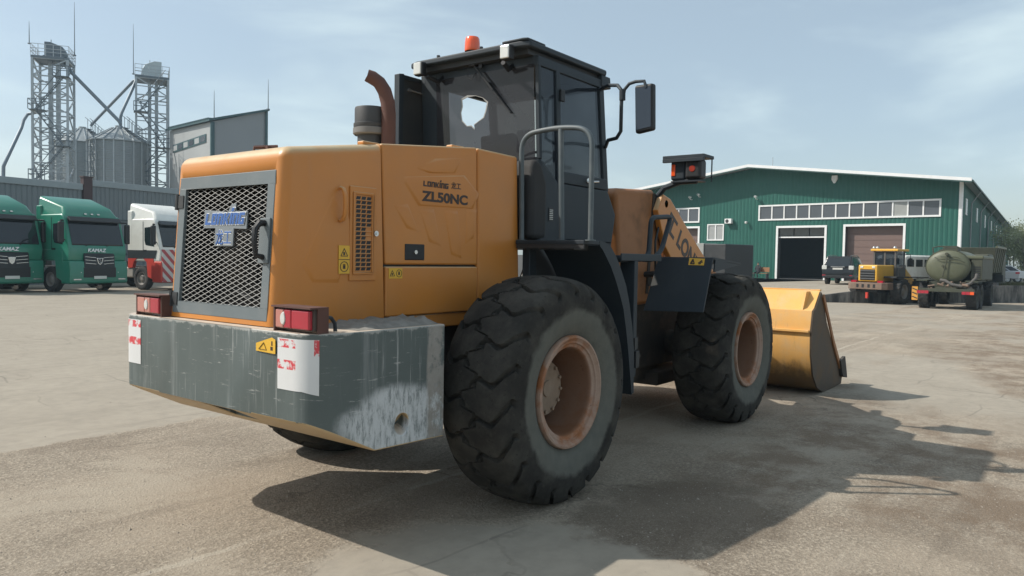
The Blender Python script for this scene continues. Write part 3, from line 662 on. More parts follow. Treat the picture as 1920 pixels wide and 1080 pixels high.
def wrap(sgn):
    pth = [(-1.937, -.72)]+[(x-.002 if i > 6 else x, y-.002) for i, (x, y) in list(enumerate(out))[::-1] if x < -1.72]
    vs = []; fs = []
    P = [(-1.9345, -.735), (-1.9335, -.80)]
    for i in range(13):
        t = (1-i/12)*math.pi/2; r = R+.0028; P.append((-1.93+R-r*math.sin(t), -(1.03-R+r*math.cos(t))))
    P = P[:10] if sgn > 0 else P[:8]
    m_ = len(P)
    for i, (x, y) in enumerate(P):
        zb = .975 if i < 5 else .975-(i-5)*.005
        vs += [(x, y*sgn, 1.25), (x, y*sgn, zb if sgn > 0 else .96)]
    fs = [(2*i, 2*i+1, 2*i+3, 2*i+2) for i in range(m_-1)]
    mb = MB(); mb.add(vs, fs); return mb.build('reflective_sticker', STICKW.m, cw)
wrap(1); wrap(-1)
mb = MB(); mb.slab([(-1.938, y, z) for y, z in ((-.548, 1.205), (-.69, 1.245), (-.722, 1.235), (-.722, 1.158), (-.548, 1.163))], (-1, 0, 0), .002); tri = mb.build('warning_sticker', STICKY, cw)
mb = MB(); mb.bar((-1.9405, -.575, 1.175), (-1.9405, -.645, 1.175), .006, .001); mb.bar((-1.9405, -.575, 1.175), (-1.9405, -.62, 1.213), .006, .001); mb.bar((-1.9405, -.645, 1.175), (-1.9405, -.62, 1.213), .006, .001); mb.bx(-1.941, -1.940, -.70, -.68, 1.175, 1.195); mb.bx(-1.941, -1.940, -.698, -.688, 1.2, 1.225); mb.build('pictogram', DECAL, tri)
# tail lights in their boxes
for sy in (1, -1):
    ya, yb = (.53, .83) if sy > 0 else (-.985, -.675)
    xf = -1.905
    mb = MB(); mb.bx(xf+.012, xf+.09, ya, yb, 1.292, 1.41); tl = mb.build('tail_light', pmat('lamp_box', (.06, .045, .04), .7, dust=.5, dcol=(.2, .16, .13)), WL, bevel=.004)
    mb = MB(); mb.bx(xf-.02, xf+.10, ya-.012, yb+.012, 1.411, 1.420); mb.bx(xf+.03 if sy < 0 else xf-.005, xf+.10, ya-.012, ya-.002, 1.281, 1.4105); mb.bx(xf-.005, xf+.10, yb+.002, yb+.012, 1.281, 1.4105); mb.build('lamp_guard', RUST, tl)
    yi = ya if sy > 0 else yb; yo = yb if sy > 0 else ya; s3 = (yo-yi)/3
    for k, mt in enumerate((REDLENS, PINKLENS, REDLENS) if sy < 0 else (PINKLENS, CLEARLENS, REDLENS)):
        pass
    segs = ((ya+.012, ya+.16, REDLENS), (ya+.162, yb-.085, REDLENS), (yb-.083, yb-.012, PINKLENS)) if sy < 0 else ((ya+.012, ya+.12, REDLENS), (ya+.122, yb-.11, PINKLENS), (yb-.108, yb-.012, PINKLENS))
    for a, b, mt in segs:
        mb = MB(); mb.bx(xf-.012, xf+.024, a, b, 1.30, 1.402); mb.build('lamp_lens', mt, tl, bevel=.008)
    yc = (segs[1][0]+segs[1][1])/2+.035*(1 if sy < 0 else .3); mb = MB(); mb.M = Matrix.Translation((xf-.012, yc, 1.352)) @ Matrix.Diagonal((1, .62, 1, 1)); mb.lathe([(.0, -.006), (.03, -.005), (.036, .002), (.036, .01)], ax='x', n=24); mb.build('reflector', CLEARLENS, tl)
mb = MB(); mb.tube([(-1.79, -.93, 1.28), (-1.785, -.93, 1.345), (-1.765, -.93, 1.362), (-1.735, -.93, 1.355), (-1.71, -.93, 1.325), (-1.705, -.93, 1.28)], .011, 8); mb.build('lifting_loop', CABGREY, cw)
# dirt heap along the top of the counterweight
mb = MB(); rnd = random.Random(5); nx, ny = 26, 12; vs = []
for i in range(nx):
    for j in range(ny):
        x = -1.60+.68*i/(nx-1); y = -.995+.40*j/(ny-1); ed = min(1, i/4, (nx-1-i)/2)*min(1, j/2, (ny-1-j)/2); vs.append((x, y, 1.281+ed*(.012+.022*rnd.random()**2+.018*(x+1.60)/.68)))
mb.add(vs, [(i*ny+j, (i+1)*ny+j, (i+1)*ny+j+1, i*ny+j+1) for i in range(nx-1) for j in range(ny-1)]); mb.build('caked_dirt', pmat('caked_dirt', (.21, .20, .18), .95, var=.5, scale=14, bump=.6, bscale=50), cw, smooth=60)

# exhaust, air cleaner
exm = MB(); ex = []
base = Vector((-.42, .03, 2.40))
ex = [(-.42, .03, 2.35), (-.42, .03, 2.75), (-.425, .035, 2.84), (-.445, .05, 2.925), (-.475, .075, 2.985), (-.515, .105, 3.02), (-.545, .13, 3.03)]
exm.tube(ex, [.053, .053, .053, .052, .05, .048, .047], 20, cap=False); exm.tube([(-.544, .13, 3.0295), (-.48, .08, 2.985), (-.44, .048, 2.9)], .043, 16, cap=False); exm.build('exhaust_pipe', RUST, WL)
mb = MB(); cx, cy = -.45, .19
mb.lathe([(0, 2.45), (.10, 2.45), (.10, 2.60), (.118, 2.615), (.125, 2.63), (.128, 2.665), (.130, 2.67), (.130, 2.69), (.122, 2.695), (.122, 2.80), (.118, 2.812), (0, 2.814)], (cx, cy, 0), 'z', 40); ac = mb.build('air_cleaner', pmat('filter_grey', (.045, .047, .05), .6, dust=.3, dcol=(.15, .14, .13)), WL, smooth=25)
mb = MB(); mb.lathe([(.1225, 2.605), (.1335, 2.615), (.1335, 2.655), (.1225, 2.66)], (cx, cy, 0), 'z', 40); mb.build('filter_ring', pmat('ring_grey', (.16, .155, .15), .6), ac)

# rear frame and axles
mb = MB(); mb.prism([(-1.5, .82), (-.9, .62), (1.3, .62), (1.55, .8), (1.55, 1.25), (-1.5, 1.25)], 'y', -.42, .42); mb.build('rear_frame', GREASE, WL, bevel=.02)
for x in (0, WBASE):
    mb = MB(); mb.tube([(x, -.95, TR-.02), (x, -.5, TR-.02), (x, -.28, TR-.02), (x, 0, TR-.02), (x, .28, TR-.02), (x, .5, TR-.02), (x, .95, TR-.02)], [.2, .14, .16, .27, .16, .14, .2], 18); mb.build('axle', GREASE, WL, smooth=60)
OBROWN = pmat('frame_orange', (.30, .12, .036), .55, dust=.7, dcol=(.10, .065, .04), dscale=3, var=.25)
mb = MB(); mb.prism([(1.75, .62), (2.2, .55), (3.9, .55), (3.9, 1.1), (2.9, 1.25), (1.75, 1.25)], 'y', -.45, .45); mb.bx(2.3, 3.3, -.40, .40, .40, .56); mb.bx(3.0, 4.6, -.55, .55, .35, .50); mb.build('front_frame', GREASE, WL, bevel=.02)
mb = MB(); mb.cyl((1.65, 0, .5), (1.65, 0, 1.35), .13); mb.bx(1.45, 1.85, -.3, .3, .62, .72); mb.bx(1.45, 1.85, -.3, .3, 1.1, 1.2)
for y in (-.3, .3): mb.tube([(.9, y, .85), (1.9, y*1.25, .8)], .045, 12); mb.tube([(1.4, y, .84), (2.0, y*1.25, .79)], .026, 10)
for k in range(5): mb.tube([(1.0, -.45+.05*k, 1.0-.05*k), (1.5, -.52+.04*k, .62+.04*k), (2.1, -.42+.06*k, .95+.05*k)], .018, 8)
mb.tube([(1.3, -.62, .72), (1.9, -.66, .66), (2.4, -.62, .74)], .035, 8)
mb.build('articulation_joint', GREASE, WL, smooth=40)
mb = MB()
for k in range(9):
    mb.bar((1.15+k*.07, -.60, .60+.02*(k % 3)), (1.22+k*.07, -.66+.02*(k % 2), .66), .05, .03)
mb.build('step_bracket', GREASE, WL)

# cab
CW_ = .645
mb = MB(); mb.prism([(.60, 1.80), (1.78, 1.78), (1.86, 2.12), (1.70, 2.34), (.88, 2.34), (.60, 2.53)], 'y', -CW_, CW_); cabb = mb.build('cab_body', CABGREY, WL, bevel=.035, seg=4)
mb = MB()
mb.hexa([(.60, -.645, 2.50), (.635, -.645, 2.50), (.635, -.605, 2.50), (.60, -.605, 2.50), (.55, -.645, 3.31), (.585, -.645, 3.31), (.585, -.605, 3.31), (.55, -.605, 3.31)])
mb.hexa([(.60, .47, 2.50), (.68, .47, 2.50), (.68, .645, 2.50), (.60, .645, 2.50), (.55, .45, 3.31), (.63, .45, 3.31), (.63, .645, 3.31), (.55, .645, 3.31)])
for s in (-1, 1):
    y0, y1 = sorted((s*.645, s*.59)); mb.hexa([(.865, y0, 2.32), (.925, y0, 2.32), (.925, y1, 2.32), (.865, y1, 2.32), (.80, y0, 3.31), (.86, y0, 3.31), (.86, y1, 3.31), (.80, y1, 3.31)])
    mb.hexa([(1.62, y0, 2.32), (1.70, y0, 2.32), (1.70, y1, 2.32), (1.62, y1, 2.32), (1.49, y0, 3.31), (1.57, y0, 3.31), (1.57, y1, 3.31), (1.49, y1, 3.31)])
    mb.bx(.551, 1.555, y0+.001, y1-.001, 3.235, 3.312)
mb.bx(.548, .60, -.60, .45, 3.245, 3.311); mb.bx(1.51, 1.56, -.59, .59, 3.235, 3.311)
mb.build('cab_frame', CABGREY, WL, bevel=.008)
mb = MB(); mb.prism([(.40, -.56), (.43, -.655), (1.58, -.665), (1.67, -.60), (1.67, .60), (1.58, .665), (.43, .655), (.40, .56)], 'z', 3.352, 3.402)
rf = mb.build('cab_roof', CABGREY, WL, bevel=.016, seg=3)
mb = MB(); mb.prism([(.47, -.60), (1.60, -.61), (1.60, .61), (.47, .60)], 'z', 3.312, 3.353); mb.build('headliner', DARK, rf)
mb = MB(); mb.hexa([(1.52, -.655, 3.25), (1.69, -.655, 3.25), (1.69, .655, 3.25), (1.52, .655, 3.25), (1.52, -.655, 3.353), (1.672, -.655, 3.353), (1.672, .655, 3.353), (1.52, .655, 3.353)]); mb.build('roof_visor', CABGREY, rf, bevel=.01)
mb = MB(); mb.prism([(.40, -.60), (.42, -.64), (.66, -.64), (.60, -.42), (.40, -.40)], 'z', 3.401, 3.422); mb.build('roof_boss', CABGREY, rf, bevel=.01)
mb = MB()
for y in (-.36, .36, -.12): mb.cyl((.47, y, 3.40), (.47, y, 3.437), .015, 8)
mb.build('roof_bolt', DARK, rf)
# rear window with a broken hole
hole = [(867, 188), (878, 182), (892, 180), (905, 184), (913, 193), (910, 208), (906, 220), (896, 228), (889, 233), (890, 241), (884, 235), (876, 236), (867, 226), (865, 212), (868, 200)]
P0 = Vector((.592, 0, 2.52)); NN = Vector((.80, 0, .05)).normalized()
rim = [hit(u, v, P0, NN) for u, v in hole]
def gx(z): return .592-(z-2.52)*.0625
outer = [Vector((gx(z), y, z)) for y, z in ((-.602, 2.50), (-.602, 3.25), (.455, 3.25), (.472, 2.50))]
bm = bmesh.new(); ed = []
for lp in (outer, rim):
    vv = [bm.verts.new(p) for p in lp]
    ed += [bm.edges.new((vv[i], vv[(i+1) % len(vv)])) for i in range(len(vv))]
bmesh.ops.triangle_fill(bm, edges=ed, use_beauty=True)
me = bpy.data.meshes.new('rear_window'); bm.to_mesh(me); bm.free(); me.materials.append(GLASSTINT); rw = bpy.data.objects.new('rear_window', me); C.objects.link(rw); rw.parent = WL; rw['label'] = 'film tinted rear window with a jagged hole'
mb = MB(); zc = sum((p.z for p in rim))/len(rim); yc = sum((p.y for p in rim))/len(rim)
rr_ = random.Random(2); q = []
vs = []; 
for i, p in enumerate(rim):
    k = rr_.uniform(1.03, 1.12); vs += [p+Vector((-.001, 0, 0)), Vector((gx(zc+(p.z-zc)*k)-.002, yc+(p.y-yc)*k, zc+(p.z-zc)*k))]
n = len(rim); mb.add(vs, [(2*i, 2*i+1, (2*i+3) % (2*n), (2*i+2) % (2*n)) for i in range(n)]); mb.build('crazed_glass_edge', pmat('crazed_glass', (.30, .30, .29), .6, var=.4, scale=30), rw)
def pane(name, pts, mat=GLASS, par=None):
    mb = MB(); mb.add(pts, [tuple(range(len(pts)))]); return mb.build(name, mat, par or WL, smooth=0)
for s in (-1, 1):
    y = s*.628
    pane('side_window', [(.632, y, 2.50), (.868, y, 2.34), (.806, y, 3.24), (.584, y, 3.24)])
    if s < 0: pane('door_window', [(.925, y, 2.34), (1.622, y, 2.34), (1.50, y, 3.24), (.862, y, 3.24)])
pane('windscreen', [(1.66, -.59, 2.34), (1.66, .59, 2.34), (1.53, .59, 3.24), (1.53, -.59, 3.24)], GLASSCLR)
# right door lower panel, seams, handle, plate
mb = MB(); mb.prism([(.93, 1.86), (1.755, 1.85), (1.80, 2.10), (1.665, 2.325), (.93, 2.325)], 'y', -CW_-.012, -CW_+.01); dl = mb.build('cab_door', CABGREY, WL, bevel=.012, seg=3)
mb = MB(); mb.bx(.93, 1.66, -CW_-.010, -CW_+.02, 2.33, 2.43); mb.build('door_rail', CABGREY, dl, bevel=.01)
mb = MB(); mb.tube([(1.32, -.655, 2.375), (1.32, -.69, 2.375), (1.42, -.70, 2.385), (1.44, -.66, 2.385)], .011, 8); mb.cyl((1.30, -.65, 2.385), (1.30, -.672, 2.385), .022, 12); mb.build('door_handle', CHROME, dl)
for z in (2.55, 3.05):
    mb = MB(); mb.bx(.855, .915, -.668, -.644, z-.05, z+.05); mb.build('door_hinge', BLACK, dl, bevel=.008)
a = bp(1033, 402, 'y', -.65); mb = MB(); mb.bx(a.x-.03, a.x+.035, -.6505, -.646, a.z-.055, a.z+.055); pl = mb.build('type_plate', BLACK, cabb); mb = MB()
for k in range(6): mb.bx(a.x-.02, a.x+.028, -.652, -.6505, a.z-.042+k*.015, a.z-.036+k*.015)
mb.build('plate_print', WHITEDIRT, pl)
mb = MB(); mb.prism([(.475, 1.85), (.70, 1.85), (.70, 2.30), (.62, 2.47), (.53, 2.50), (.475, 2.42)], 'y', -.66, -.30); mb.build('hydraulic_tank', RUBBER, WL, bevel=.05, seg=5)
mb = MB(); mb.bx(.7, 1.6, -.6, .6, 2.342, 2.36); mb.build('cab_floor', BLACK, WL)
mb = MB(); mb.hexa([(.92, -.24, 2.36), (1.35, -.24, 2.36), (1.35, .24, 2.36), (.92, .24, 2.36), (.92, -.24, 2.5), (1.35, -.24, 2.5), (1.35, .24, 2.5), (.92, .24, 2.5)]); mb.hexa([(.90, -.22, 2.5), (1.0, -.22, 2.5), (1.0, .22, 2.5), (.90, .22, 2.5), (.83, -.19, 2.78), (.90, -.19, 2.78), (.90, .19, 2.78), (.83, .19, 2.78)]); mb.build('driver_seat', BLACK, WL, bevel=.03, seg=3)
mb = MB(); mb.tube([(1.55, .0, 2.36), (1.45, 0, 2.62)], .03, 10); mb.tube([(1.45+.06*math.cos(t*.393), .19*math.sin(t*.393), 2.64+.18*math.cos(t*.393)*.4) for t in range(16)], .012, 6, closed=True); mb.build('steering_wheel', BLACK, WL)
mb = MB(); mb.bx(.31, .66, .655, .70, 2.45, 3.275); od = mb.build('open_door', DARK, WL, bevel=.008)
mb = MB(); mb.bx(.285, .335, .645, .71, 2.45, 3.285); mb.bx(.335, .66, .645, .71, 3.245, 3.285); mb.build('door_frame', CABGREY, od, bevel=.006)
mb = MB(); mb.tube([(.40, .64, 3.16), (.55, .62, 3.15)], .009, 8); mb.cyl((.40, .66, 3.16), (.40, .63, 3.16), .015, 8); mb.build('door_handle', CHROME, od)
# lamps, beacon, wiper
for y in (.475, -.475):
    mb = MB(); mb.bx(.335, .40, y-.05, y+.05, 3.255, 3.372); wl = mb.build('work_light', BLACK, WL, bevel=.015, seg=3)
    mb = MB(); mb.bx(.322, .338, y-.043, y+.043, 3.262, 3.365); mb.build('lamp_lens', CLEARLENS, wl, bevel=.008)
    mb = MB(); mb.tube([(.39, y-.06*(1 if y > 0 else -1), 3.25), (.5, y-.09*(1 if y > 0 else -1), 3.22), (.56, y-.09*(1 if y > 0 else -1), 3.27)], .02, 8); mb.build('lamp_bracket', BLACK, wl)
q = (.52, .02, 0); mb = MB(); mb.lathe([(0, 3.395), (.055, 3.395), (.055, 3.42), (.048, 3.432), (0, 3.432)], q, 'z', 28); be = mb.build('beacon_base', BLACK, WL)
mb = MB(); mb.lathe([(.063, 3.430), (.066, 3.438), (.064, 3.50), (.060, 3.535), (.052, 3.548), (0, 3.553)], q, 'z', 32); mb.build('beacon_dome', AMBER, be, smooth=40)
A, B = hit(893, 122, P0, NN), hit(961, 212, P0, NN); o_ = Vector((-.02, 0, 0)); M_ = A*.45+B*.55
mb = MB(); mb.bx(A.x-.06, A.x, A.y-.03, A.y+.03, A.z-.02, A.z+.04); wp = mb.build('wiper', BLACK, WL, bevel=.008)
mb = MB(); mb.tube([A+o_*2, M_+o_*2], .010, 8); mb.tube([M_+o_*2, B+o_*1.2], .007, 8); mb.bar(A*.62+B*.38+o_*.6, B*1.0+o_*.5, .012, .022, (1, 0, 0)); mb.build('wiper_arm', BLACK, wp)
mb = MB(); mb.tube([A+Vector((-.03, .02, .02)), A+Vector((-.05, .05, -.04)), A+Vector((-.05, .05, -.11)), A+Vector((-.045, .01, -.13)), A+Vector((-.03, -.02, -.07))], .004, 6); q = hit(906, 122, P0, NN); mb.bx(q.x-.04, q.x-.02, q.y-.016, q.y+.016, q.z-.03, q.z+.02); mb.build('washer_hose', BLACK, wp)
# mirror
XM = 1.25
def mp_(u, v, x=XM): return bp(u, v, 'x', x)
mb = MB(); arm = [(1.53, -.63, 3.22), mp_(1140, 160, 1.40), mp_(1158, 160, 1.3), mp_(1166, 170), mp_(1165, 200), mp_(1164, 246), mp_(1156, 259, 1.3), mp_(1140, 263, 1.40), (1.62, -.65, 2.72)]
mb.tube(arm, .016, 10); mi = mb.build('mirror_arm', CABGREY, WL, smooth=60)
mb = MB(); mb.tube([mp_(1168, 185), mp_(1171, 168), mp_(1180, 157), mp_(1192, 153), mp_(1208, 152), mp_(1212, 165)], .014, 10); mb.tube([mp_(1167, 168), mp_(1167, 188)], .026, 10); mb.build('mirror_bracket', CABGREY, mi, smooth=60)
m0, m1, m2, m3 = mp_(1189, 160), mp_(1223, 155), mp_(1223, 243), mp_(1190, 251); o1 = Vector((.06, -.01, 0))
mb = MB(); mb.hexa([m3, m2, m2+o1, m3+o1, m0, m1, m1+o1, m0+o1]); mr = mb.build('mirror_housing', BLACK, mi, bevel=.02, seg=4)
c0 = (m0+m2)*.5; mb = MB(); mb.slab([c0+(p-c0)*.86+Vector((-.001, 0, 0)) for p in (m3, m2, m1, m0)], (-1, 0, 0), .004)
mg = N('mirror_glass'); mg.bsdf((.05, .06, .075), .12, .6, .5); mb.build('mirror_glass', mg.m, mr)
# platform, handrail, rear fender
mb = MB(); mb.bx(.37, .60, -1.215, -.585, 1.808, 1.838); plt = mb.build('platform', CABGREY, WL, bevel=.004)
mb = MB()
for y in (-1.1, -.95, -.8, -.66): mb.bx(.40, .60, y-.012, y+.012, 1.765, 1.809)
mb.bx(.375, .39, -1.21, -.59, 1.775, 1.808); plt2 = mb.build('platform_rib', DARK, plt)
mb = MB(); mb.bx(.46, .56, -.66, -.585, 1.25, 1.80); mb.build('platform_support', CABGREY, plt, bevel=.01)
mb = MB(); mb.bx(.56, 1.0, -.64, -.56, 1.2, 1.80); mb.build('inner_guard', DARK, plt)
def arc(p, q, r, k=6): pass
Y = -1.225
def smoothpath(pts, r, k=6):
    P = [Vector(p) for p in pts]; out = [P[0]]
    for i in range(1, len(P)-1):
        a = (P[i-1]-P[i]).normalized(); b = (P[i+1]-P[i]).normalized(); rr = min(r, (P[i-1]-P[i]).length*.48, (P[i+1]-P[i]).length*.48)
        s, e = P[i]+a*rr, P[i]+b*rr
        for j in range(k+1): t = j/k; out.append(s*(1-t)**2+P[i]*2*t*(1-t)+e*t*t)
    return out+[P[-1]]
RAILM = pmat('rail_grey', (.075, .095, .105), .5, dust=.3, dcol=(.25, .25, .24), dscale=6)
XR = .42
def hr(u, v): return bp(u, v, 'x', XR)
mb = MB(); mb.tube(smoothpath([hr(978, 452), hr(978, 253), hr(1050, 238), hr(1111, 241), hr(1107, 450)], .14, 8), .020, 12); mb.tube([hr(1053, 452), hr(1052, 242)], .021, 12)
for u in (978, 1053, 1107): p = hr(u, 450); mb.lathe([(.04, 1.832), (.04, 1.842), (.022, 1.844)], (XR, p.y, 0), 'z', 14)
mb.build('handrail', RAILM, WL, smooth=60)
path = [(.602, 1.80), (.64, 1.778), (.70, 1.72), (.78, 1.64), (.855, 1.54), (.93, 1.42), (.996, 1.30), (1.05, 1.12), (1.093, .945), (1.165, .584)]
mb = MB(); vs = []
for x, z in path: vs += [(x, -.66, z), (x, -1.199, z), (x+.012, -1.199, z+.008), (x+.012, -.66, z+.008)]
mb.add(vs, [(4*i+k, 4*i+(k+1) % 4, 4*i+4+(k+1) % 4, 4*i+4+k) for i in range(len(path)-1) for k in range(4)]+[(3, 2, 1, 0), tuple(len(vs)-4+k for k in range(4))]); fd = mb.build('rear_fender', CABGREY, WL, smooth=40)
lo = path; hi = [(.602, 1.838), (.68, 1.832), (.77, 1.80), (.85, 1.73), (.92, 1.65), (1.03, 1.49), (1.09, 1.35), (1.15, 1.15), (1.19, .95), (1.20, .60)]
mb = MB(); n = len(lo); vs = [(x, -1.20, z) for x, z in lo]+[(x, -1.20, z) for x, z in hi]+[(x, -1.215, z) for x, z in lo]+[(x, -1.215, z) for x, z in hi]
fs = []
for i in range(n-1): fs += [(i, i+1, n+i+1, n+i), (2*n+i, 3*n+i, 3*n+i+1, 2*n+i+1), (i, 2*n+i, 2*n+i+1, i+1), (n+i, n+i+1, 3*n+i+1, 3*n+i)]
fs += [(0, n, 3*n, 2*n), (n-1, 3*n-1, 4*n-1, 2*n-1)]
mb.add(vs, fs); mb.build('fender_lip', CABGREY, fd, smooth=40)
mb = MB(); mb.hexa([(1.215, -1.19, .72), (1.28, -1.19, .72), (1.28, -1.05, .72), (1.215, -1.05, .72), (1.215, -1.19, 1.69), (1.28, -1.19, 1.69), (1.28, -1.05, 1.69), (1.215, -1.05, 1.69)]); ld = mb.build('ladder_side', CABGREY, WL, bevel=.008)
mb = MB(); mb.bx(1.22, 1.275, -1.205, -1.191, .95, 1.05); mb.bx(1.22, 1.28, -1.22, -1.191, .80, .94); mb.build('ladder_bracket', DARK, ld, bevel=.004)
mb = MB(); mb.bx(1.0, 1.72, -1.17, -.66, 1.705, 1.735); mb.bx(1.0, 1.72, -1.185, -1.171, 1.69, 1.75); mb.build('cab_step', CABGREY, WL, bevel=.005)
Y2 = -1.12; fh = lambda u, v: bp(u, v, 'y', Y2)
mb = MB(); mb.tube(smoothpath([fh(1160, 487), fh(1205, 486), fh(1216, 478), fh(1221, 408), fh(1258, 406), fh(1240, 470), fh(1222, 488), fh(1205, 486)], .07, 6), .022, 10); mb.build('front_handrail', CABGREY, WL, smooth=60)
# front tower, boom, tilt linkage
tw = [(2.06, 2.34), (2.14, 2.40), (2.86, 2.44), (3.05, 2.30), (3.06, 1.95), (3.12, 1.25), (2.18, 1.22), (2.14, 1.76)]
for s in (-1, 1):
    a, b = sorted((s*.52, s*.20)); mb = MB(); mb.prism(tw, 'y', a, b); fpl = mb.build('boom_tower', OBROWN, WL, bevel=.05, seg=5)
    mb = MB(); mb.lathe([(0, -.025), (.075, -.025), (.085, -.01), (.085, .02)], (2.95, s*.52, 2.28), 'y', 24); mb.lathe([(0, -.02), (.05, -.02), (.055, .01)], (2.78, s*.52, 1.48), 'y', 20)
    mb.bar((2.86, s*.525, 2.40), (2.74, s*.525, 1.35), .05, .012, (0, 1, 0)); mb.build('pivot_pin', GREASE, fpl)
    mb = MB(); mb.tube([(2.99, s*.55, 2.18), (2.80, s*.58, 1.9), (2.84, s*.57, 1.6), (2.95, s*.55, 1.45)], .012, 8); mb.build('hydraulic_hose', BLACK, fpl, smooth=60)
    bo = [(2.80, 2.22), (2.92, 2.40), (3.10, 2.36), (3.9, 1.84), (4.6, 1.42), (5.15, .92), (5.5, .42), (5.42, .25), (5.25, .28), (4.7, .85), (4.2, 1.15), (3.5, 1.42), (3.0, 1.85)]
    a, b = sorted((s*.60, s*.535)); mb = MB(); mb.prism(bo, 'y', a, b); bm_ = mb.build('boom_arm', ORANGE, WL, bevel=.012)
    if s < 0:
        d = Vector((.80, 0, -.52)).normalized(); u_ = Vector((.52, 0, .80)).normalized()
        text('工 LONKING', .27, DECAL, bm_, 'lettering', Vector((2.99, -.6015, 2.06)), d, u_, .001, .010, 0, 1.42)
    mb = MB(); mb.tube([(2.78, s*.42, 1.40), (3.5, s*.42, 1.33)], .085, 16); mb.tube([(3.5, s*.42, 1.33), (4.3, s*.42, 1.22)], .05, 14); mb.build('lift_cylinder', OBROWN, WL, smooth=50)
mb = MB(); mb.tube([(2.5, 0, 2.30), (3.5, 0, 2.16)], .09, 18); mb.tube([(3.5, 0, 2.16), (4.0, 0, 2.10)], .05, 14); mb.tube([(4.3, -.62, 1.45), (4.3, .62, 1.45)], .13, 18); mb.prism([(3.9, 2.2), (4.05, 2.22), (4.45, 1.5), (5.0, .9), (4.9, .8), (4.2, 1.3)], 'y', -.08, .08)
mb.tube([(3.0, -.60, 2.30), (3.0, -.2, 2.30)], .05, 14); mb.tube([(3.05, -.40, 2.32), (3.75, -.36, 2.24)], .045, 12); mb.build('tilt_linkage', OBROWN, WL, bevel=.01)
mb = MB(); mb.tube([(3.2, -.42, 2.22), (3.35, -.42, 2.28), (3.5, -.40, 2.16), (3.45, -.40, 1.95)], .05, 10); mb.bx(3.3, 3.6, -.48, -.36, 1.8, 2.15); mb.build('hose_bundle', GREASE, WL, bevel=.02)
# front fenders
for s in (-1, 1):
    ya, yb = s*.80, s*1.42
    mb = MB(); mb.hexa([(2.14, ya, 1.215), (2.10, yb, 1.235), (2.125, yb, 1.235), (2.165, ya, 1.215), (2.44, ya, 1.735), (2.30, yb, 1.735), (2.325, yb, 1.735), (2.465, ya, 1.735)]); ff = mb.build('front_fender', CABGREY, WL, bevel=.004)
    mb = MB(); mb.add([(2.33, yb, 1.735), (2.33, yb, 1.715), (2.46, ya, 1.735), (2.46, ya, 1.715), (3.35, s*.80, 1.69), (3.35, s*.80, 1.67), (3.02, yb, 1.69), (3.02, yb, 1.67)], [(0, 2, 4, 6), (1, 7, 5, 3), (0, 1, 3, 2), (2, 3, 5, 4), (4, 5, 7, 6), (6, 7, 1, 0)])
    mb.add([(2.36, yb+s*.001, 1.714), (2.98, yb+s*.001, 1.668), (2.34, yb+s*.001, 1.60), (2.36, yb-s*.012, 1.714), (2.98, yb-s*.012, 1.668), (2.34, yb-s*.012, 1.60)], [(0, 1, 2), (5, 4, 3), (0, 3, 4, 1), (1, 4, 5, 2), (2, 5, 3, 0)]); mb.build('fender_top', CABGREY, ff)
    mb = MB(); mb.tube([(2.7, s*.5, 1.55), (2.7, s*1.2, 1.60)], .03, 8); mb.build('fender_stay', DARK, ff)
    if s < 0:
        Nn = (Vector((2.30, yb, 1.735))-Vector((2.44, ya, 1.735))).cross(Vector((2.14, ya, 1.215))-Vector((2.44, ya, 1.735))).normalized()
        if Nn.x > 0: Nn = -Nn
        P1 = Vector((2.44, ya, 1.735)); q = [hit(u, v, P1, Nn)+Nn*.002 for u, v in ((1293, 484), (1322, 485.5), (1320, 498), (1291, 497))]
        mb = MB(); mb.slab(q[::-1], Nn, .002); st = mb.build('warning_sticker', STICKY, ff)
        X_ = (q[1]-q[0]); Z_ = (q[0]-q[3]); O_ = q[3]+Nn*.003
        pt = lambda a, b: O_+X_*a+Z_*b
        mb = MB()
        for a, b in (((.12, .2), (.38, .2)), ((.38, .2), (.25, .85)), ((.25, .85), (.12, .2)), ((.2, .3), (.28, .6)), ((.62, .3), (.85, .75)), ((.66, .2), (.8, .3)), ((.72, .45), (.9, .5))): mb.bar(pt(*a), pt(*b), .012, .003, Nn)
        mb.build('pictogram', DECAL, st)
# front lamps on their bracket
for s in (-1, 1):
    mb = MB(); mb.tube([(2.92, s*.52, 2.36), (2.90, s*.62, 2.46), (2.90, s*.80, 2.515), (2.90, s*.98, 2.515)], .03, 8); mb.bx(2.84, 2.98, min(s*.72, s*1.04), max(s*.72, s*1.04), 2.505, 2.52); lb = mb.build('lamp_bracket', CABGREY, WL, smooth=40)
    mb = MB(); ya, yb = sorted((s*.64, s*1.09)); mb.bx(2.80, 3.06, ya, yb, 2.742, 2.775); mb.bx(2.795, 2.83, ya, yb, 2.705, 2.742); mb.tube([(3.03, s*1.08, 2.51), (3.03, s*1.08, 2.745)], .008, 6); mb.build('lamp_visor', CABGREY, lb, bevel=.004)
    ya, yb = sorted((s*.70, s*.865)); mb = MB(); mb.bx(2.86, 3.0, ya, yb, 2.525, 2.735); lm = mb.build('front_lamp', CABGREY, lb, bevel=.03, seg=4); mb = MB(); mb.M = Matrix.Translation((2.858, s*.735, 2.63)); mb.bx(-.006, .01, -.022, .022, -.06, .06); mb.build('lamp_lens', AMBER, lb, bevel=.006)
    ya, yb = sorted((s*.87, s*1.045)); mb = MB(); mb.bx(2.83, 2.99, ya, yb, 2.53, 2.735); mb.build('front_lamp', BLACK, lb, bevel=.035, seg=4); mb = MB(); mb.M = Matrix.Translation((2.828, s*.955, 2.635)); mb.lathe([(0, -.004), (.03, -.003), (.036, .004)], ax='x', n=20); mb.build('lamp_lens', pmat('dim_amber', (.30, .035, .02), .2), lb)
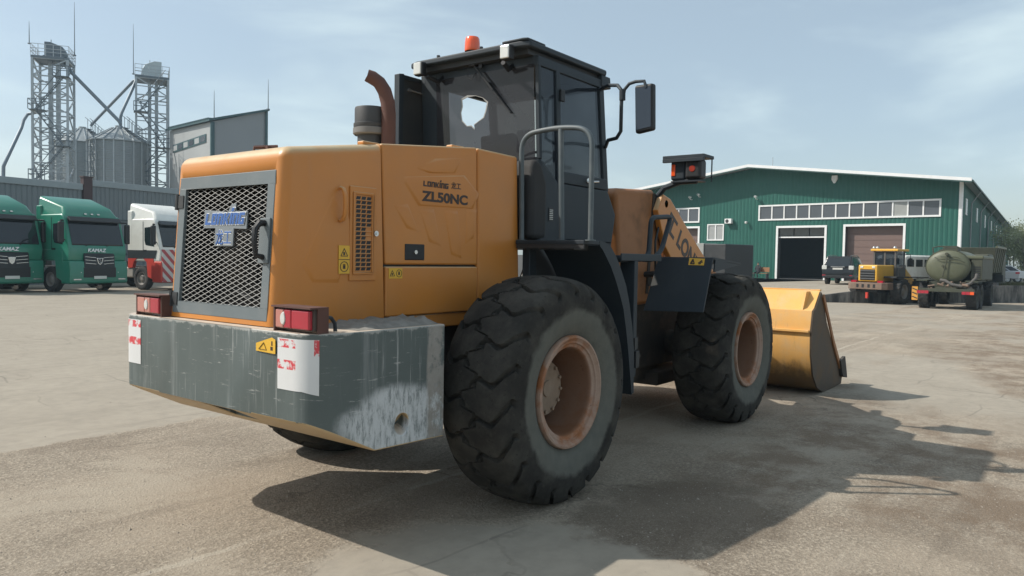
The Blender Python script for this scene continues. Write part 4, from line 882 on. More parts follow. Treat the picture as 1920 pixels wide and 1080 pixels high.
# bucket
BW = 1.47
bk = [(5.78, 1.345), (5.745, 1.345), (5.50, 1.13), (5.42, 1.10), (5.365, .85), (5.385, .55), (5.50, .28), (5.70, .10), (5.95, .02), (6.30, .003), (6.78, .003), (6.82, .03), (6.30, .03), (5.98, .05), (5.74, .135), (5.54, .30), (5.42, .56), (5.40, .84), (5.45, 1.07), (5.53, 1.11)]
mb = MB(); mb.prism(bk, 'y', -BW+.02, BW-.02); bu = mb.build('bucket', YELLOW, WL, smooth=25)
mb = MB(); mb.bx(5.76, 5.83, -BW+.02, BW-.02, 1.338, 1.362); mb.bx(5.335, 5.385, -BW+.03, BW-.03, .83, .86); mb.build('bucket_rib', YELLOW, bu, bevel=.004)
for y in (-1.32, -.70, .70, 1.32):
    mb = MB(); mb.prism([(5.43, 1.105), (5.47, 1.105), (5.76, 1.335), (5.57, 1.335)], 'y', y-.015, y+.015); mb.build('bucket_gusset', YELLOW, bu)
BSIDE = pmat('worn_bucket_side', (.05, .034, .022), .65, dust=.5, dcol=(.16, .10, .05), dscale=3, var=.4)
for s in (-1, 1):
    a, b = sorted((s*(BW-.02), s*BW)); mb = MB(); mb.prism([(5.52, 1.13), (5.74, 1.33), (5.80, 1.30), (6.05, .92), (6.36, .62), (6.72, .40), (6.95, .14), (6.90, .01), (6.30, 0), (5.95, .017), (5.70, .097), (5.495, .278), (5.38, .55), (5.36, .85), (5.42, 1.10)], 'y', a, b); sdp = mb.build('bucket_side', BSIDE, bu)
    mb = MB(); mb.bar((5.80, s*(BW+.012), 1.28), (6.38, s*(BW+.012), .62), .06, .02, (0, 1, 0)); mb.bar((6.38, s*(BW+.012), .62), (6.90, s*(BW+.012), .13), .07, .02, (0, 1, 0)); mb.build('side_edge', OBROWN, sdp)
    a, b = sorted((s*(BW+.001), s*(BW+.045))); mb = MB(); mb.prism([(6.66, .36), (6.90, .40), (7.02, .16), (7.05, .08), (6.92, .10), (6.80, .13)], 'y', a, b); mb.build('side_tooth', GREASE, sdp, bevel=.006)
for k in range(8):
    y = -1.3+k*2.6/7; mb = MB(); mb.hexa([(6.7, y-.05, .0), (7.0, y-.03, .005), (7.0, y+.03, .005), (6.7, y+.05, .0), (6.7, y-.05, .07), (7.0, y-.03, .03), (7.0, y+.03, .03), (6.7, y+.05, .07)]); mb.build('bucket_tooth', GREASE, bu)

# ================================================================== surroundings
def RGT(): return Vector((_r0.x, _r0.y, 0))
FWD = Vector((math.cos(YAW), math.sin(YAW), 0))
def world(lat, dep, z=0): p = Vector((CAM.x, CAM.y, 0))+RGT()*lat+FWD*dep; return Vector((p.x, p.y, z))
def spot(u, Z, z=None):                       # ground position seen in photo column u at depth Z
    p = CAM+ray(u, 500)*Z; return Vector((p.x, p.y, gz(p.x, p.y) if z is None else z))

# ---- green metal hall
GREEN = pmat('green_cladding', (.006, .088, .066), .5, var=.10, scale=.6, dust=.2, dcol=(.03, .12, .10), dscale=.5)
GREEND = pmat('dark_green_trim', (.02, .06, .055), .5)
HALLWHITE = pmat('white_trim', (.74, .75, .75), .45)
BROWNDOOR = pmat('brown_sectional_door', (.16, .105, .09), .55, var=.06)
a_h = math.atan2(.725, .689)                  # angle of the hall's long axis from the camera axis
HX = (RGT()*.725 - FWD*.689).normalized(); HY = (RGT()*.689 + FWD*.725).normalized()
HO = world(.590*54.1, 54.1, .38)              # right front corner of the hall
hall_rot = math.atan2(HX.y, HX.x)
HALL = thing('warehouse', 'long green corrugated metal hall with white framed doors and windows', 'warehouse', HO, hall_rot)
def fz(u, v, off=0):
    p = hit(u, v, HO+HY*off, HY)-HO; return p.dot(HX), p.z
RID, EAV, HALF, LEN = 9.75-.38, 7.75-.38, 15.6, 92.0
SKEW = -.150
def roofz(x): return EAV+(RID-EAV)*(1-abs(x+HALF)/HALF)
def corr(name, mat, parent, x0, x1, holes, ztop_f, pitch=.32, dep=.035, axis='x', at_=0):
    mb = MB(); xs = set([x0, x1])
    for h in holes: xs |= {h[0], h[1]}
    x = x0
    while x < x1:
        for d in (0, .10, .14, .28): 
            if x+d < x1: xs.add(round(x+d, 4))
        x += pitch
    xs = sorted(xs)
    def off(x):
        t = (x-x0) % pitch
        return 0 if t < .0999 else -dep if .1399 <= t < .2799 else 0 if t > .31 else -dep*.5
    for a, b in zip(xs, xs[1:]):
        if b-a < 1e-4: continue
        m = (a+b)/2; segs = [(0, None)]
        hs = sorted((h[2], h[3]) for h in holes if h[0]-1e-4 <= m <= h[1]+1e-4); lo = 0; out = []
        for h0, h1 in hs: out.append((lo, h0)); lo = h1
        out.append((lo, None))
        for z0, z1 in out:
            za, zb = (ztop_f(a), ztop_f(b)) if z1 is None else (z1, z1)
            if z1 is not None and z1-z0 < 1e-3: continue
            oa, ob = off(a+1e-5), off(b-1e-5)
            if axis == 'x': mb.add([(a, at_+oa, z0), (b, at_+ob, z0), (b, at_+ob, zb), (a, at_+oa, za)], [(0, 1, 2, 3)])
            else: mb.add([(at_-oa, a, z0), (at_-ob, b, z0), (at_-ob, b, zb), (at_-oa, a, za)], [(0, 1, 2, 3)])
    return mb.build(name, mat, parent, smooth=0)
def rect(u0, v0, u1, v1):
    x0, z0 = fz(u0, v1); x1, z1 = fz(u1, v0); return x0, x1, z0, z1
S = fz(1425, 412); S1 = fz(1762, 376); strip = (S[0], S1[0], S[1]+.05, S1[1])
sz0 = fz(1590, 407)[1]; sz1 = fz(1590, 382)[1]; strip = (S[0], S1[0], sz0, sz1)
stripL = (fz(1255, 400)[0], fz(1310, 400)[0], fz(1300, 415)[1], fz(1300, 392)[1])
small = rect(1328, 422, 1356, 449)
D1 = (fz(1458, 480)[0], fz(1545, 480)[0], 0.0, fz(1500, 427)[1]); D2 = (fz(1584, 480)[0], fz(1692, 480)[0], 0.0, fz(1638, 424)[1]); D3 = (fz(1245, 480)[0], fz(1308, 480)[0], 0.0, fz(1300, 428)[1])
corr('front_wall', GREEN, HALL, -2*HALF, 0, [strip, stripL, small, D1, D2, D3], lambda x: roofz(x)-.02)
corr('side_wall', GREEND if False else GREEN, HALL, 0, LEN, [], lambda y: EAV, axis='y')
mb = MB(); mb.bx(-2*HALF-.02, -2*HALF, 0, LEN, 0, EAV); mb.bx(-2*HALF, 0, LEN, LEN+.02, 0, EAV); mb.build('rear_wall', GREEN, HALL)
mb = MB(); mb.bx(-2*HALF, -.05, .06, LEN, .005, .03); mb.build('hall_floor', pmat('hall_floor', (.12, .12, .12), .8), HALL)
mb = MB(); mb.bx(-2*HALF+.1, -.1, 9.0, 9.1, .03, EAV-.1); mb.build('inner_wall', pmat('inner_wall', (.06, .065, .07), .8), HALL)
OV, SO = 1.45, .9
mb = MB(); prof = lambda y0, y1, h: None
zE = EAV-(RID-EAV)/HALF*SO
for s in (0, 1):
    xe = SO if s else -2*HALF-SO
    mb.hexa([(xe, -OV, zE), (-HALF, -OV, RID), (-HALF, LEN+.6, RID), (xe, LEN+.6, zE), (xe, -OV, zE+.12), (-HALF, -OV, RID+.12), (-HALF, LEN+.6, RID+.12), (xe, LEN+.6, zE+.12)])
roof = mb.build('roof', pmat('roof_sheet', (.40, .42, .43), .45, metal=.3), HALL, smooth=0)
mb = MB()
for s in (0, 1):
    xe = SO if s else -2*HALF-SO
    mb.hexa([(xe, -OV-.03, zE-.06), (-HALF, -OV-.03, RID-.06), (-HALF, -OV-.003, RID-.06), (xe, -OV-.003, zE-.06), (xe, -OV-.03, zE+.17), (-HALF, -OV-.03, RID+.17), (-HALF, -OV-.003, RID+.17), (xe, -OV-.003, zE+.17)])
mb.build('roof_trim', HALLWHITE, roof, smooth=0)
mb = MB(); 
for s in (0, 1):
    xe = SO if s else -2*HALF-SO
    mb.hexa([(xe, -OV-.05, zE-.16), (-HALF, -OV-.05, RID-.16), (-HALF, -OV-.004, RID-.16), (xe, -OV-.004, zE-.16), (xe, -OV-.05, zE-.063), (-HALF, -OV-.05, RID-.063), (-HALF, -OV-.004, RID-.063), (xe, -OV-.004, zE-.063)])
mb.bx(SO-.02, SO+.10, -OV, LEN+.6, zE-.10, zE+.02)
mb.build('gutter', GREEND, roof, smooth=0)
mb = MB(); mb.bx(-.16, .05, -.06, -.0+.0, 0, EAV-.03); mb.bx(.001, .05, 0, .2, 0, EAV-.03); mb.build('corner_trim', HALLWHITE, HALL)
def frame(r, name, n, w=.12, parent=None, glass=WINGLASS, dep=.05, bottom=True, panes=True):
    x0, x1, z0, z1 = r; mb = MB()
    mb.bx(x0-w, x1+w, -.07, .05, z1, z1+w)
    if bottom: mb.bx(x0-w, x1+w, -.09, .05, z0-w, z0)
    mb.bx(x0-w, x0, -.07, .05, z0, z1); mb.bx(x1, x1+w, -.07, .05, z0, z1)
    for k in range(1, n): x = x0+(x1-x0)*k/n; mb.bx(x-.05, x+.05, -.05, .03, z0, z1)
    o = mb.build(name, HALLWHITE, HALL, smooth=0)
    if panes:
        for k in range(n):
            a, b = x0+(x1-x0)*k/n+(.05 if k else 0), x0+(x1-x0)*(k+1)/n-(.05 if k < n-1 else 0)
            mb = MB(); mb.bx(a, b, 0, .02, z0, z1); mb.build('pane', glass if not (n == 13 and k == 10) else pmat('pale_pane', (.30, .31, .30), .3), o, smooth=0)
    return o
frame(strip, 'strip_window', 13, .13); frame(stripL, 'strip_window', 3, .13)
frame(small, 'small_window', 2, .10, glass=pmat('blinds_glass', (.33, .34, .34), .2))
for D, open_ in ((D1, True), (D2, False), (D3, False)):
    f = frame(D, 'door_frame', 1, .17, bottom=False, panes=False)
    x0, x1, z0, z1 = D; tz = z1-.72 if open_ else z1
    mb = MB(); mb.bx(x0-.02, x0, .0, .5, 0, z1); mb.bx(x1, x1+.02, .0, .5, 0, z1); mb.bx(x0, x1, .0, .5, z1, z1+.02); mb.build('door_reveal', pmat('door_reveal', (.06, .055, .055), .6), f, smooth=0)
    if open_:
        mb = MB(); mb.bx(x0, x1, .10, .16, tz-.10, tz); mb.build('door_transom', HALLWHITE, f, smooth=0)
        for k in range(3):
            mb = MB(); mb.bx(x0+(x1-x0)*k/3+.04, x0+(x1-x0)*(k+1)/3-.04, .12, .15, tz+.02, z1-.03); mb.build('transom_pane', DARKGLASS, f, smooth=0)
    else:
        n = 8; mb = MB()
        for k in range(n): mb.bx(x0, x1, .42, .46, z1/n*k+.012, z1/n*(k+1)-.012)
        mb.bx(x0, x1, .455, .47, 0, z1); mb.build('sectional_door', BROWNDOOR, f, smooth=0)
for k in range(8):
    y = 3.6+k*11.0; mb = MB(); mb.bx(-.02, .06, y-.75, y+.75, EAV-2.2, EAV-1.0); w_ = mb.build('side_window', HALLWHITE, HALL, smooth=0); mb = MB(); mb.bx(.062, .068, y-.65, y+.65, EAV-2.1, EAV-1.1); mb.build('pane', pmat('side_pane', (.25, .27, .29), .25), w_)
    mb = MB(); mb.tube([(.75, y+3.4, zE-.05), (.14, y+3.4, EAV-1.1), (.14, y+3.4, .1)], .055, 8); mb.build('downpipe', pmat('pipe_grey', (.32, .35, .36), .5), HALL)
q = fz(1565, 335, -.1); mb = MB(); mb.prism([(q[0]-.22, q[1]+.25), (q[0]+.22, q[1]+.25), (q[0]+.24, q[1]-.05), (q[0]+.05, q[1]-.36), (q[0]-.08, q[1]-.36), (q[0]-.24, q[1]-.05)], 'y', -.16, -.04); mb.build('wall_shield', HALLWHITE, HALL, bevel=.02)
mb = MB(); x, z = fz(1442, 312); mb.tube([(x, 1.0, roofz(x)), (x, 1.0, roofz(x)+1.1)], .03, 6); mb.build('roof_rod', GALV, roof)
def shear(o):
    for ch in o.children:
        if ch.type == 'MESH':
            for v in ch.data.vertices:
                if v.co.y > .6: v.co.x += SKEW*v.co.y
        shear(ch)
shear(HALL)                                   # the hall's long axis is not square to its front
# small things fixed on the front of the hall
def onhall(name, label, cat, u, v, group=None):
    x, z = fz(u, v); p = HO+HX*x+Vector((0, 0, z)); return thing(name, label, cat, p, hall_rot, group)
t = onhall('air_conditioner', 'white air conditioner box on the green wall right of the small window', 'air conditioner', 1369, 415)
mb = MB(); mb.bx(-.32, .32, -.42, -.10, -.21, .21); mb.build('casing', HALLWHITE, t, bevel=.02); mb = MB(); mb.lathe([(0, -.425), (.16, -.425), (.165, -.415)], (-.08, 0, 0), 'y', 20); mb.build('fan_grille', DARK, t); mb = MB(); mb.bx(-.22, -.18, -.4, 0, -.25, -.21); mb.bx(.18, .22, -.4, 0, -.25, -.21); mb.build('bracket', DARK, t)
for (u, v, lab) in ((1402, 417, 'small round lamp on the green wall right of the air conditioner'),):
    t = onhall('wall_lamp', lab, 'lamp', u, v); mb = MB(); mb.tube([(0, 0, 0), (0, -.22, .02)], .03, 8); mb.build('arm', DARK, t); mb = MB(); mb.lathe([(0, -.14), (.10, -.10), (.13, 0), (.10, .09), (0, .11)], (0, -.30, -.02), 'z', 16); mb.build('globe', CLEARLENS, t)
for (u, v, lab) in ((1298, 372, 'left of two pale wall cameras high above the left strip window'), (1314, 367, 'right of two pale wall cameras high above the left strip window'), (1421, 371, 'pale wall camera above the left end of the long strip window')):
    t = onhall('wall_camera', lab, 'camera', u, v, 'cameras on the hall front'); mb = MB(); mb.tube([(0, 0, -.12), (0, -.35, -.12), (0, -.42, 0)], .035, 8); mb.build('arm', HALLWHITE, t); mb = MB(); mb.bx(-.09, .09, -.55, -.28, 0, .14); mb.build('housing', HALLWHITE, t, bevel=.02); mb = MB(); mb.lathe([(0, -.012), (.045, -.01), (.05, .01)], (0, -.55, .07), 'y', 12); mb.build('lens', BLACK, t)
# ---- raised apron in front of the hall
edge = [(1300, 45, .0), (1420, 43, -.02), (1490, 42, -.09), (1544, 41.5, -.05), (1597, 41.5, .17), (1660, 42, .36), (1760, 43, .45), (1850, 44, .53), (1920, 45, .57), (2100, 47, .6), (2500, 52, .6)]
E3 = [spot(u, Z, z) for u, Z, z in edge]
mb = MB(); n = len(E3); rows = [0, 2, 4, 8, 18, 60, 160]; vs = []
for p in E3:
    for r in rows:
        q = p+HY*r; t = min(1, r/8); z = p.z*(1-t)+.37*t; vs.append((q.x, q.y, z))
m_ = len(rows); fs = [(i*m_+j, (i+1)*m_+j, (i+1)*m_+j+1, i*m_+j+1) for i in range(n-1) for j in range(m_-1)]
mb.add(vs, fs); mb.build('pavement', ground_material(), smooth=0); tag(bpy.data.objects['pavement'], 'raised concrete apron in front of the green hall', 'apron', kind='structure')
DOCK = N('mottled_concrete'); oc = DOCK.coord((1, 1, .5)); DOCK.bsdf(DOCK.mix(DOCK.ramp(DOCK.noise(1.3, 6, .7, DOCK.coord((1, 1, .25))), .38, .66), (.045, .046, .046), (.22, .21, .195)), .9, 0, .2, DOCK.noise(8, 4), .3, .02)  # concrete blotched from near black to mid grey
mb = MB(); i0 = 2; q = E3[i0:]; vs = []
for p in q:
    d = FWD*.0; vs += [(p.x-FWD.x*.03, p.y-FWD.y*.03, -1.0), (p.x-FWD.x*.03, p.y-FWD.y*.03, p.z+.03), (p.x+FWD.x*.25, p.y+FWD.y*.25, p.z+.03), (p.x+FWD.x*.25, p.y+FWD.y*.25, -1.0)]
k = len(q); mb.add(vs, [(4*i+j, 4*i+4+j, 4*i+4+(j+1) % 4, 4*i+(j+1) % 4) for i in range(k-1) for j in range(4)]); o = mb.build('retaining_wall', DOCK.m, smooth=0); tag(o, 'low mottled concrete wall holding up the apron on the right', 'wall')

# ---- generic vehicle wheel
TYREBG = pmat('vehicle_tyre', (.024, .024, .025), .85, dust=.6, dcol=(.13, .12, .10), dscale=3)
RIMSTEEL = pmat('steel_wheel', (.22, .21, .20), .6, dust=.5, dcol=(.3, .27, .22))
RIMALLOY = pmat('alloy_wheel', (.55, .56, .57), .3, metal=.8)
def vwheel(parent, x, y, r, w, s, rim=RIMSTEEL, lugs=0, holes=8):
    e = bpy.data.objects.new('wheel', None); C.objects.link(e); e.parent = parent; e.location = (x, y, r); e.rotation_euler = (0, 0, 0 if s < 0 else math.pi)
    h = w/2; mb = MB()
    mb.lathe([(r*.56, -h*.78), (r*.66, -h*.98), (r*.85, -h), (r*.95, -h*.9), (r, -h*.72), (r, h*.72), (r*.95, h*.9), (r*.8, h), (r*.56, h*.8)], n=36)
    if lugs:
        for k in range(lugs):
            for sg in (-1, 1):
                t = 2*math.pi*(k+(.5 if sg > 0 else 0))/lugs; c, s_ = math.cos(t), math.sin(t); t2 = t+math.pi/lugs; c2, s2 = math.cos(t2), math.sin(t2)
                mb.bar((r*.985*c, sg*h*.95, r*.985*s_), (r*1.0*c2, sg*h*.08, r*1.0*s2), r*.13, r*.07, (c, 0, s_))
    mb.build('tyre', TYREBG, e, smooth=40)
    mb = MB(); mb.lathe([(r*.57, -h*.7), (r*.575, -h*.86), (r*.54, -h*.84), (r*.50, -h*.5), (r*.44, -h*.30), (r*.30, -h*.42), (r*.24, -h*.75), (r*.10, -h*.82), (0, -h*.82)], n=28)
    for k in range(holes):
        t = 2*math.pi*k/holes; mb.tube([(r*.19*math.cos(t), -h*.74, r*.19*math.sin(t)), (r*.19*math.cos(t), -h*.9, r*.19*math.sin(t))], r*.03, 6)
    rm = mb.build('rim', rim, e, smooth=35)
    return e

# ---- tractor units parked along the wall; heading +X, front bumper at x = 0
def truck(name, label, loc, rot, main, lower=None, kind=0, group=None):
    t = thing(name, label, 'truck', loc, rot, group); lower = lower or main
    H = 3.95; low = MB()
    body = [(-.10, 1.28), (-.04, 1.75), (-.10, 1.95), (-.42, 2.98), (-.50, 3.12), (-.62, 3.18), (-2.28, 3.18), (-2.30, 1.28)]
    mb = MB(); mb.prism(body, 'y', -1.24, 1.24); cab = mb.build('cab', main, t, bevel=.07, seg=4, smooth=40)
    mb = MB(); mb.hexa([(-2.30, -1.22, 3.10), (-.44, -1.20, 3.06), (-.44, 1.20, 3.06), (-2.30, 1.22, 3.10), (-2.30, -1.14, 3.98 if kind == 0 else 3.92), (-.80, -1.02, 3.52), (-.80, 1.02, 3.52), (-2.30, 1.14, 3.98 if kind == 0 else 3.92)]); mb.build('roof_fairing', main, t, bevel=.12, seg=5, smooth=40)
    # fairing flank box
    mb = MB(); mb.bx(-2.31, -1.98, -1.245, 1.245, 1.3, 3.55); mb.build('side_fairing', main, t, bevel=.05, seg=3)
    mb = MB(); mb.prism([(-.115, 1.86), (-.075, 1.98), (-.405, 3.02), (-.46, 3.02)], 'y', -1.10, 1.10); ws = mb.build('windscreen', DARKGLASS, t, bevel=.012)
    mb = MB(); mb.prism([(-.40, 3.0), (-.20, 2.88), (-.17, 2.92), (-.36, 3.10)], 'y', -1.12, 1.12); mb.build('sun_visor', BLACK if kind == 0 else DARKGLASS, t, bevel=.02)
    pp = [(-.135, 1.965), (-.155, 1.965), (-.255, 2.28), (-.235, 2.28)]
    mb = MB(); mb.prism([(x+.045, z) for x, z in pp], 'y', .55, .90); mb.build('paper_sign', WHITEDIRT, ws)
    for y in (-.55, .35):
        mb = MB(); mb.bar((-.09, y, 1.90), (-.175, y+.55, 2.12), .025, .02); mb.bar((-.09, y, 1.90), (-.13, y+.1, 1.93), .05, .04); mb.build('wiper', BLACK, t)
    # lower front: bumper, grille, lights
    mb = MB(); mb.prism([(-.06, .36), (.02, .40), (.03, .95), (-.02, 1.30), (-.55, 1.30), (-.62, .80), (-.62, .36)], 'y', -1.25, 1.25); bu_ = mb.build('bumper', lower, t, bevel=.06, seg=4)
    for s in (-1, 1):
        a, b = sorted((s*1.255, s*1.10)); mb = MB(); mb.prism([(-2.28, .95), (-1.95, .98), (-1.85, 1.25), (-1.60, 1.42), (-1.25, 1.42), (-1.0, 1.25), (-.92, .60), (-.5, .45), (-.5, 1.75), (-2.28, 1.75)], 'y', a, b); mb.build('wheel_arch', lower, t, bevel=.03)
        a, b = sorted((s*1.243, s*1.252)); mb = MB(); mb.prism([(-.48, 1.95), (-1.05, 2.02), (-1.12, 2.20), (-1.12, 2.78), (-.66, 2.82)], 'y', a, b); mb.build('door_window', DARKGLASS, t)
        mb = MB(); mb.prism([(-1.22, 1.45), (-1.235, 1.45), (-1.235, 3.05), (-1.22, 3.05)], 'y', a, b); mb.build('door_seam', BLACK, t)
        mb = MB(); mb.bx(-1.18, -.98, s*1.255-.012, s*1.255+.012, 1.72, 1.80); mb.build('door_handle', BLACK, t)
        # mirrors
        mb = MB(); mb.hexa([(-.36, s*1.32, 2.02), (-.22, s*1.32, 2.02), (-.22, s*1.54, 2.02), (-.36, s*1.54, 2.02), (-.36, s*1.32, 2.86), (-.22, s*1.32, 2.86), (-.22, s*1.54, 2.86), (-.36, s*1.54, 2.86)]); mi_ = mb.build('mirror', BLACK, t, bevel=.05, seg=3)
        mb = MB(); mb.tube([(-.5, s*1.2, 2.92), (-.3, s*1.42, 2.92), (-.29, s*1.43, 2.8)], .035, 8); mb.tube([(-.35, s*1.2, 2.15), (-.3, s*1.4, 2.12)], .03, 8); mb.build('mirror_arm', BLACK, mi_)
        # lights
        mb = MB(); mb.hexa([(.035, s*.78, .80), (-.04, s*1.235, .80), (-.10, s*1.235, .80), (-.03, s*.78, .80), (.02, s*.78, 1.00), (-.05, s*1.235, 1.05), (-.1, s*1.235, 1.05), (-.04, s*.78, 1.00)]); mb.build('headlight', CLEARLENS, t, bevel=.015)
        mb = MB(); mb.bx(.022, .042, min(s*.80, s*1.12), max(s*.80, s*1.12), .52, .57); mb.build('fog_light', CHROME, t)
        mb = MB(); mb.bx(-3.0, -1.95, min(s*.7, s*1.22), max(s*.7, s*1.22), .55, 1.0); mb.build('fuel_tank', WHITEDIRT if kind == 0 else pmat('tank_metal', (.35, .33, .30), .5), t, bevel=.06, seg=3)
        vwheel(t, -1.42, s*1.06, .52, .32, s); vwheel(t, -4.9, s*1.02, .52, .6, s)
    mb = MB(); mb.bx(-6.2, -.6, -.42, .42, .75, 1.05); mb.bx(-5.4, -4.2, -.5, .5, 1.05, 1.25); mb.build('chassis', DARK, t)
    if kind == 0:
        mb = MB(); mb.prism([(-.05, 1.10), (.035, 1.0), (-.005, 1.55), (-.06, 1.62)], 'y', -.66, .66); gr = mb.build('grille', BLACK, t, bevel=.02)
        for z in (1.18, 1.31, 1.44):
            for s in (-1, 1):
                mb = MB(); x = .036-(z-1.0)/.55*.04; mb.bar((x, s*.16, z-.01), (x-.005, s*.62, z+.03), .02, .02); mb.build('grille_bar', CHROME, gr)
        mb = MB(); mb.prism([(.15, 1.42), (.09, 1.20), (0, 1.13), (-.09, 1.20), (-.15, 1.42)], 'x', .0, .035); em_ = mb.build('badge', CHROME, gr, bevel=.008)
        mb = MB(); mb.prism([(.10, 1.395), (.055, 1.22), (0, 1.18), (-.055, 1.22), (-.10, 1.395)], 'x', .034, .039); mb.build('badge_field', BLACK, em_)
        mb = MB(); mb.tube([(.042, .03, 1.22), (.042, -.04, 1.28), (.042, .02, 1.33), (.042, -.05, 1.37)], .014, 6); mb.build('badge_emblem', CHROME, em_)
        text('KAMAZ', .20, CHROME, t, 'lettering', (-.012, -.50, 1.665), (0, 1, 0), (-.05, 0, 1), .012, .006, .18, .80)
        mb = MB(); mb.prism([(-.03, .62), (.045, .62), (.045, 1.02), (-.03, 1.06)], 'y', -.70, .70); mb.build('lower_grille', BLACK, bu_, bevel=.02)
        mb = MB(); mb.bx(.046, .054, -.27, .27, .56, .68); mb.build('number_plate', WHITEDIRT, bu_)
        for y in (-.28, 0, .28): mb = MB(); mb.bx(-.60, -.5, y-.05, y+.05, 3.20, 3.25); mb.build('roof_light', CHROME, t)
    return t
TRUCKGREEN = pmat('truck_green', (.012, .175, .115), .32, var=.06, dust=.18, dcol=(.2, .26, .22), dscale=1.2, coat=.4)
YR = rad(-90+9)
p1 = spot(187, 31.3); 
tk = truck('truck', 'green truck tractor parked between another green truck and the white and red truck', p1, YR, TRUCKGREEN, group='green trucks along the wall')
p2 = spot(22, 29.6)
t2 = dup(tk, p2, YR, 'green truck tractor at the left edge of the photo, front only half in view')
TRUCKWHITE = pmat('truck_white', (.70, .70, .66), .35, dust=.25, dcol=(.45, .42, .36))
p3 = spot(348, 34.2)
t3 = truck('truck', 'white truck with red lower cab and striped front half hidden by the loader', p3, YR, TRUCKWHITE, REDPAINT, 1)
for s in (-1, 1):
    mb = MB(); a, b = sorted((s*1.262, s*1.245)); mb.prism([(-2.28, 1.42), (-.40, 1.42), (-.30, 1.78), (-2.28, 1.78)], 'y', a, b); mb.build('dark_band', pmat('dark_band', (.03, .035, .04), .4), t3)
STRIPE = N('hazard_stripes'); oc = STRIPE.coord(); w_ = STRIPE.n('ShaderNodeTexWave'); w_.inputs['Scale'].default_value = 1.5; w_.bands_direction = 'DIAGONAL'; STRIPE.l(oc, w_.inputs['Vector'])
STRIPE.bsdf(STRIPE.mix(STRIPE.ramp(w_.outputs['Fac'], .5, .56), (.50, .48, .45), (.36, .05, .055)), .4)
mb = MB(); mb.prism([(-.045, .40), (.045, .40), (.045, 1.30), (-.02, 1.82), (-.06, 1.82)], 'y', -1.20, -.25); mb.prism([(-.045, .40), (.045, .40), (.045, 1.30), (-.02, 1.82), (-.06, 1.82)], 'y', .25, 1.20); mb.build('striped_panel', STRIPE.m, t3, bevel=.01)
mb = MB(); mb.prism([(-.03, .6), (.055, .6), (.055, 1.3), (-.01, 1.7)], 'y', -.24, .24); mb.build('grille', BLACK, t3)

# ---- grey sheet-metal boundary wall behind the trucks
WALLG = pmat('grey_sheet_metal', (.15, .175, .19), .5, var=.08, scale=.8, dust=.2, dcol=(.2, .2, .19), dscale=.6)
WALLCAP = pmat('grey_coping', (.26, .30, .32), .45)
wp0 = spot(163, 39.5, 0)
yw = rad(9)
def zof(u, v, Z): return (CAM+ray(u, v)*Z).z
hw = zof(163, 338, 39.5)
for k, (x0, x1, lab, dz) in enumerate(((-26, -.25, 'grey sheet metal wall behind the two green trucks, left of the brown post', -.25), (.25, 40, 'grey sheet metal wall behind the white truck, right of the brown post', 0))):
    t = thing('sheet_metal_wall', lab, 'wall', wp0, yw, 'grey walls behind the trucks'); h = hw-.3+dz
    mb = MB(); x = x0
    while x < x1:
        e = min(x+.25, x1); mb.add([(x, 0, 0), (x+.04 if x+.04 < e else e, -.03, 0), (e-.05, -.03, 0), (e, 0, 0), (x, 0, h), (x+.04 if x+.04 < e else e, -.03, h), (e-.05, -.03, h), (e, 0, h)], [(0, 1, 5, 4), (1, 2, 6, 5), (2, 3, 7, 6)]); x += .25
    mb.bx(x0, x1, .005, .10, 0, h); mb.build('sheeting', WALLG, t, smooth=0)
    mb = MB(); mb.bx(x0, x1, -.10, .18, h, h+.32); mb.build('coping', WALLCAP, t, bevel=.02)
    mb = MB(); mb.bx(x0, x1, -.06, -.032, h*.66, h*.66+.08); mb.bx(x0, x1, -.06, -.032, h*.30, h*.30+.08); mb.build('rail', pmat('wall_rail', (.07, .09, .1), .5), t)
t = thing('wall_post', 'brown steel post between the two grey wall sections', 'post', wp0, yw)
mb = MB(); mb.bx(-.24, .24, -.14, .14, 0, hw+.12); mb.build('shaft', pmat('brown_post', (.055, .03, .032), .6), t, bevel=.01); mb = MB(); mb.bx(-.28, .28, -.18, .18, hw+.121, hw+.18); mb.build('cap', pmat('brown_cap', (.06, .035, .035), .6), t)

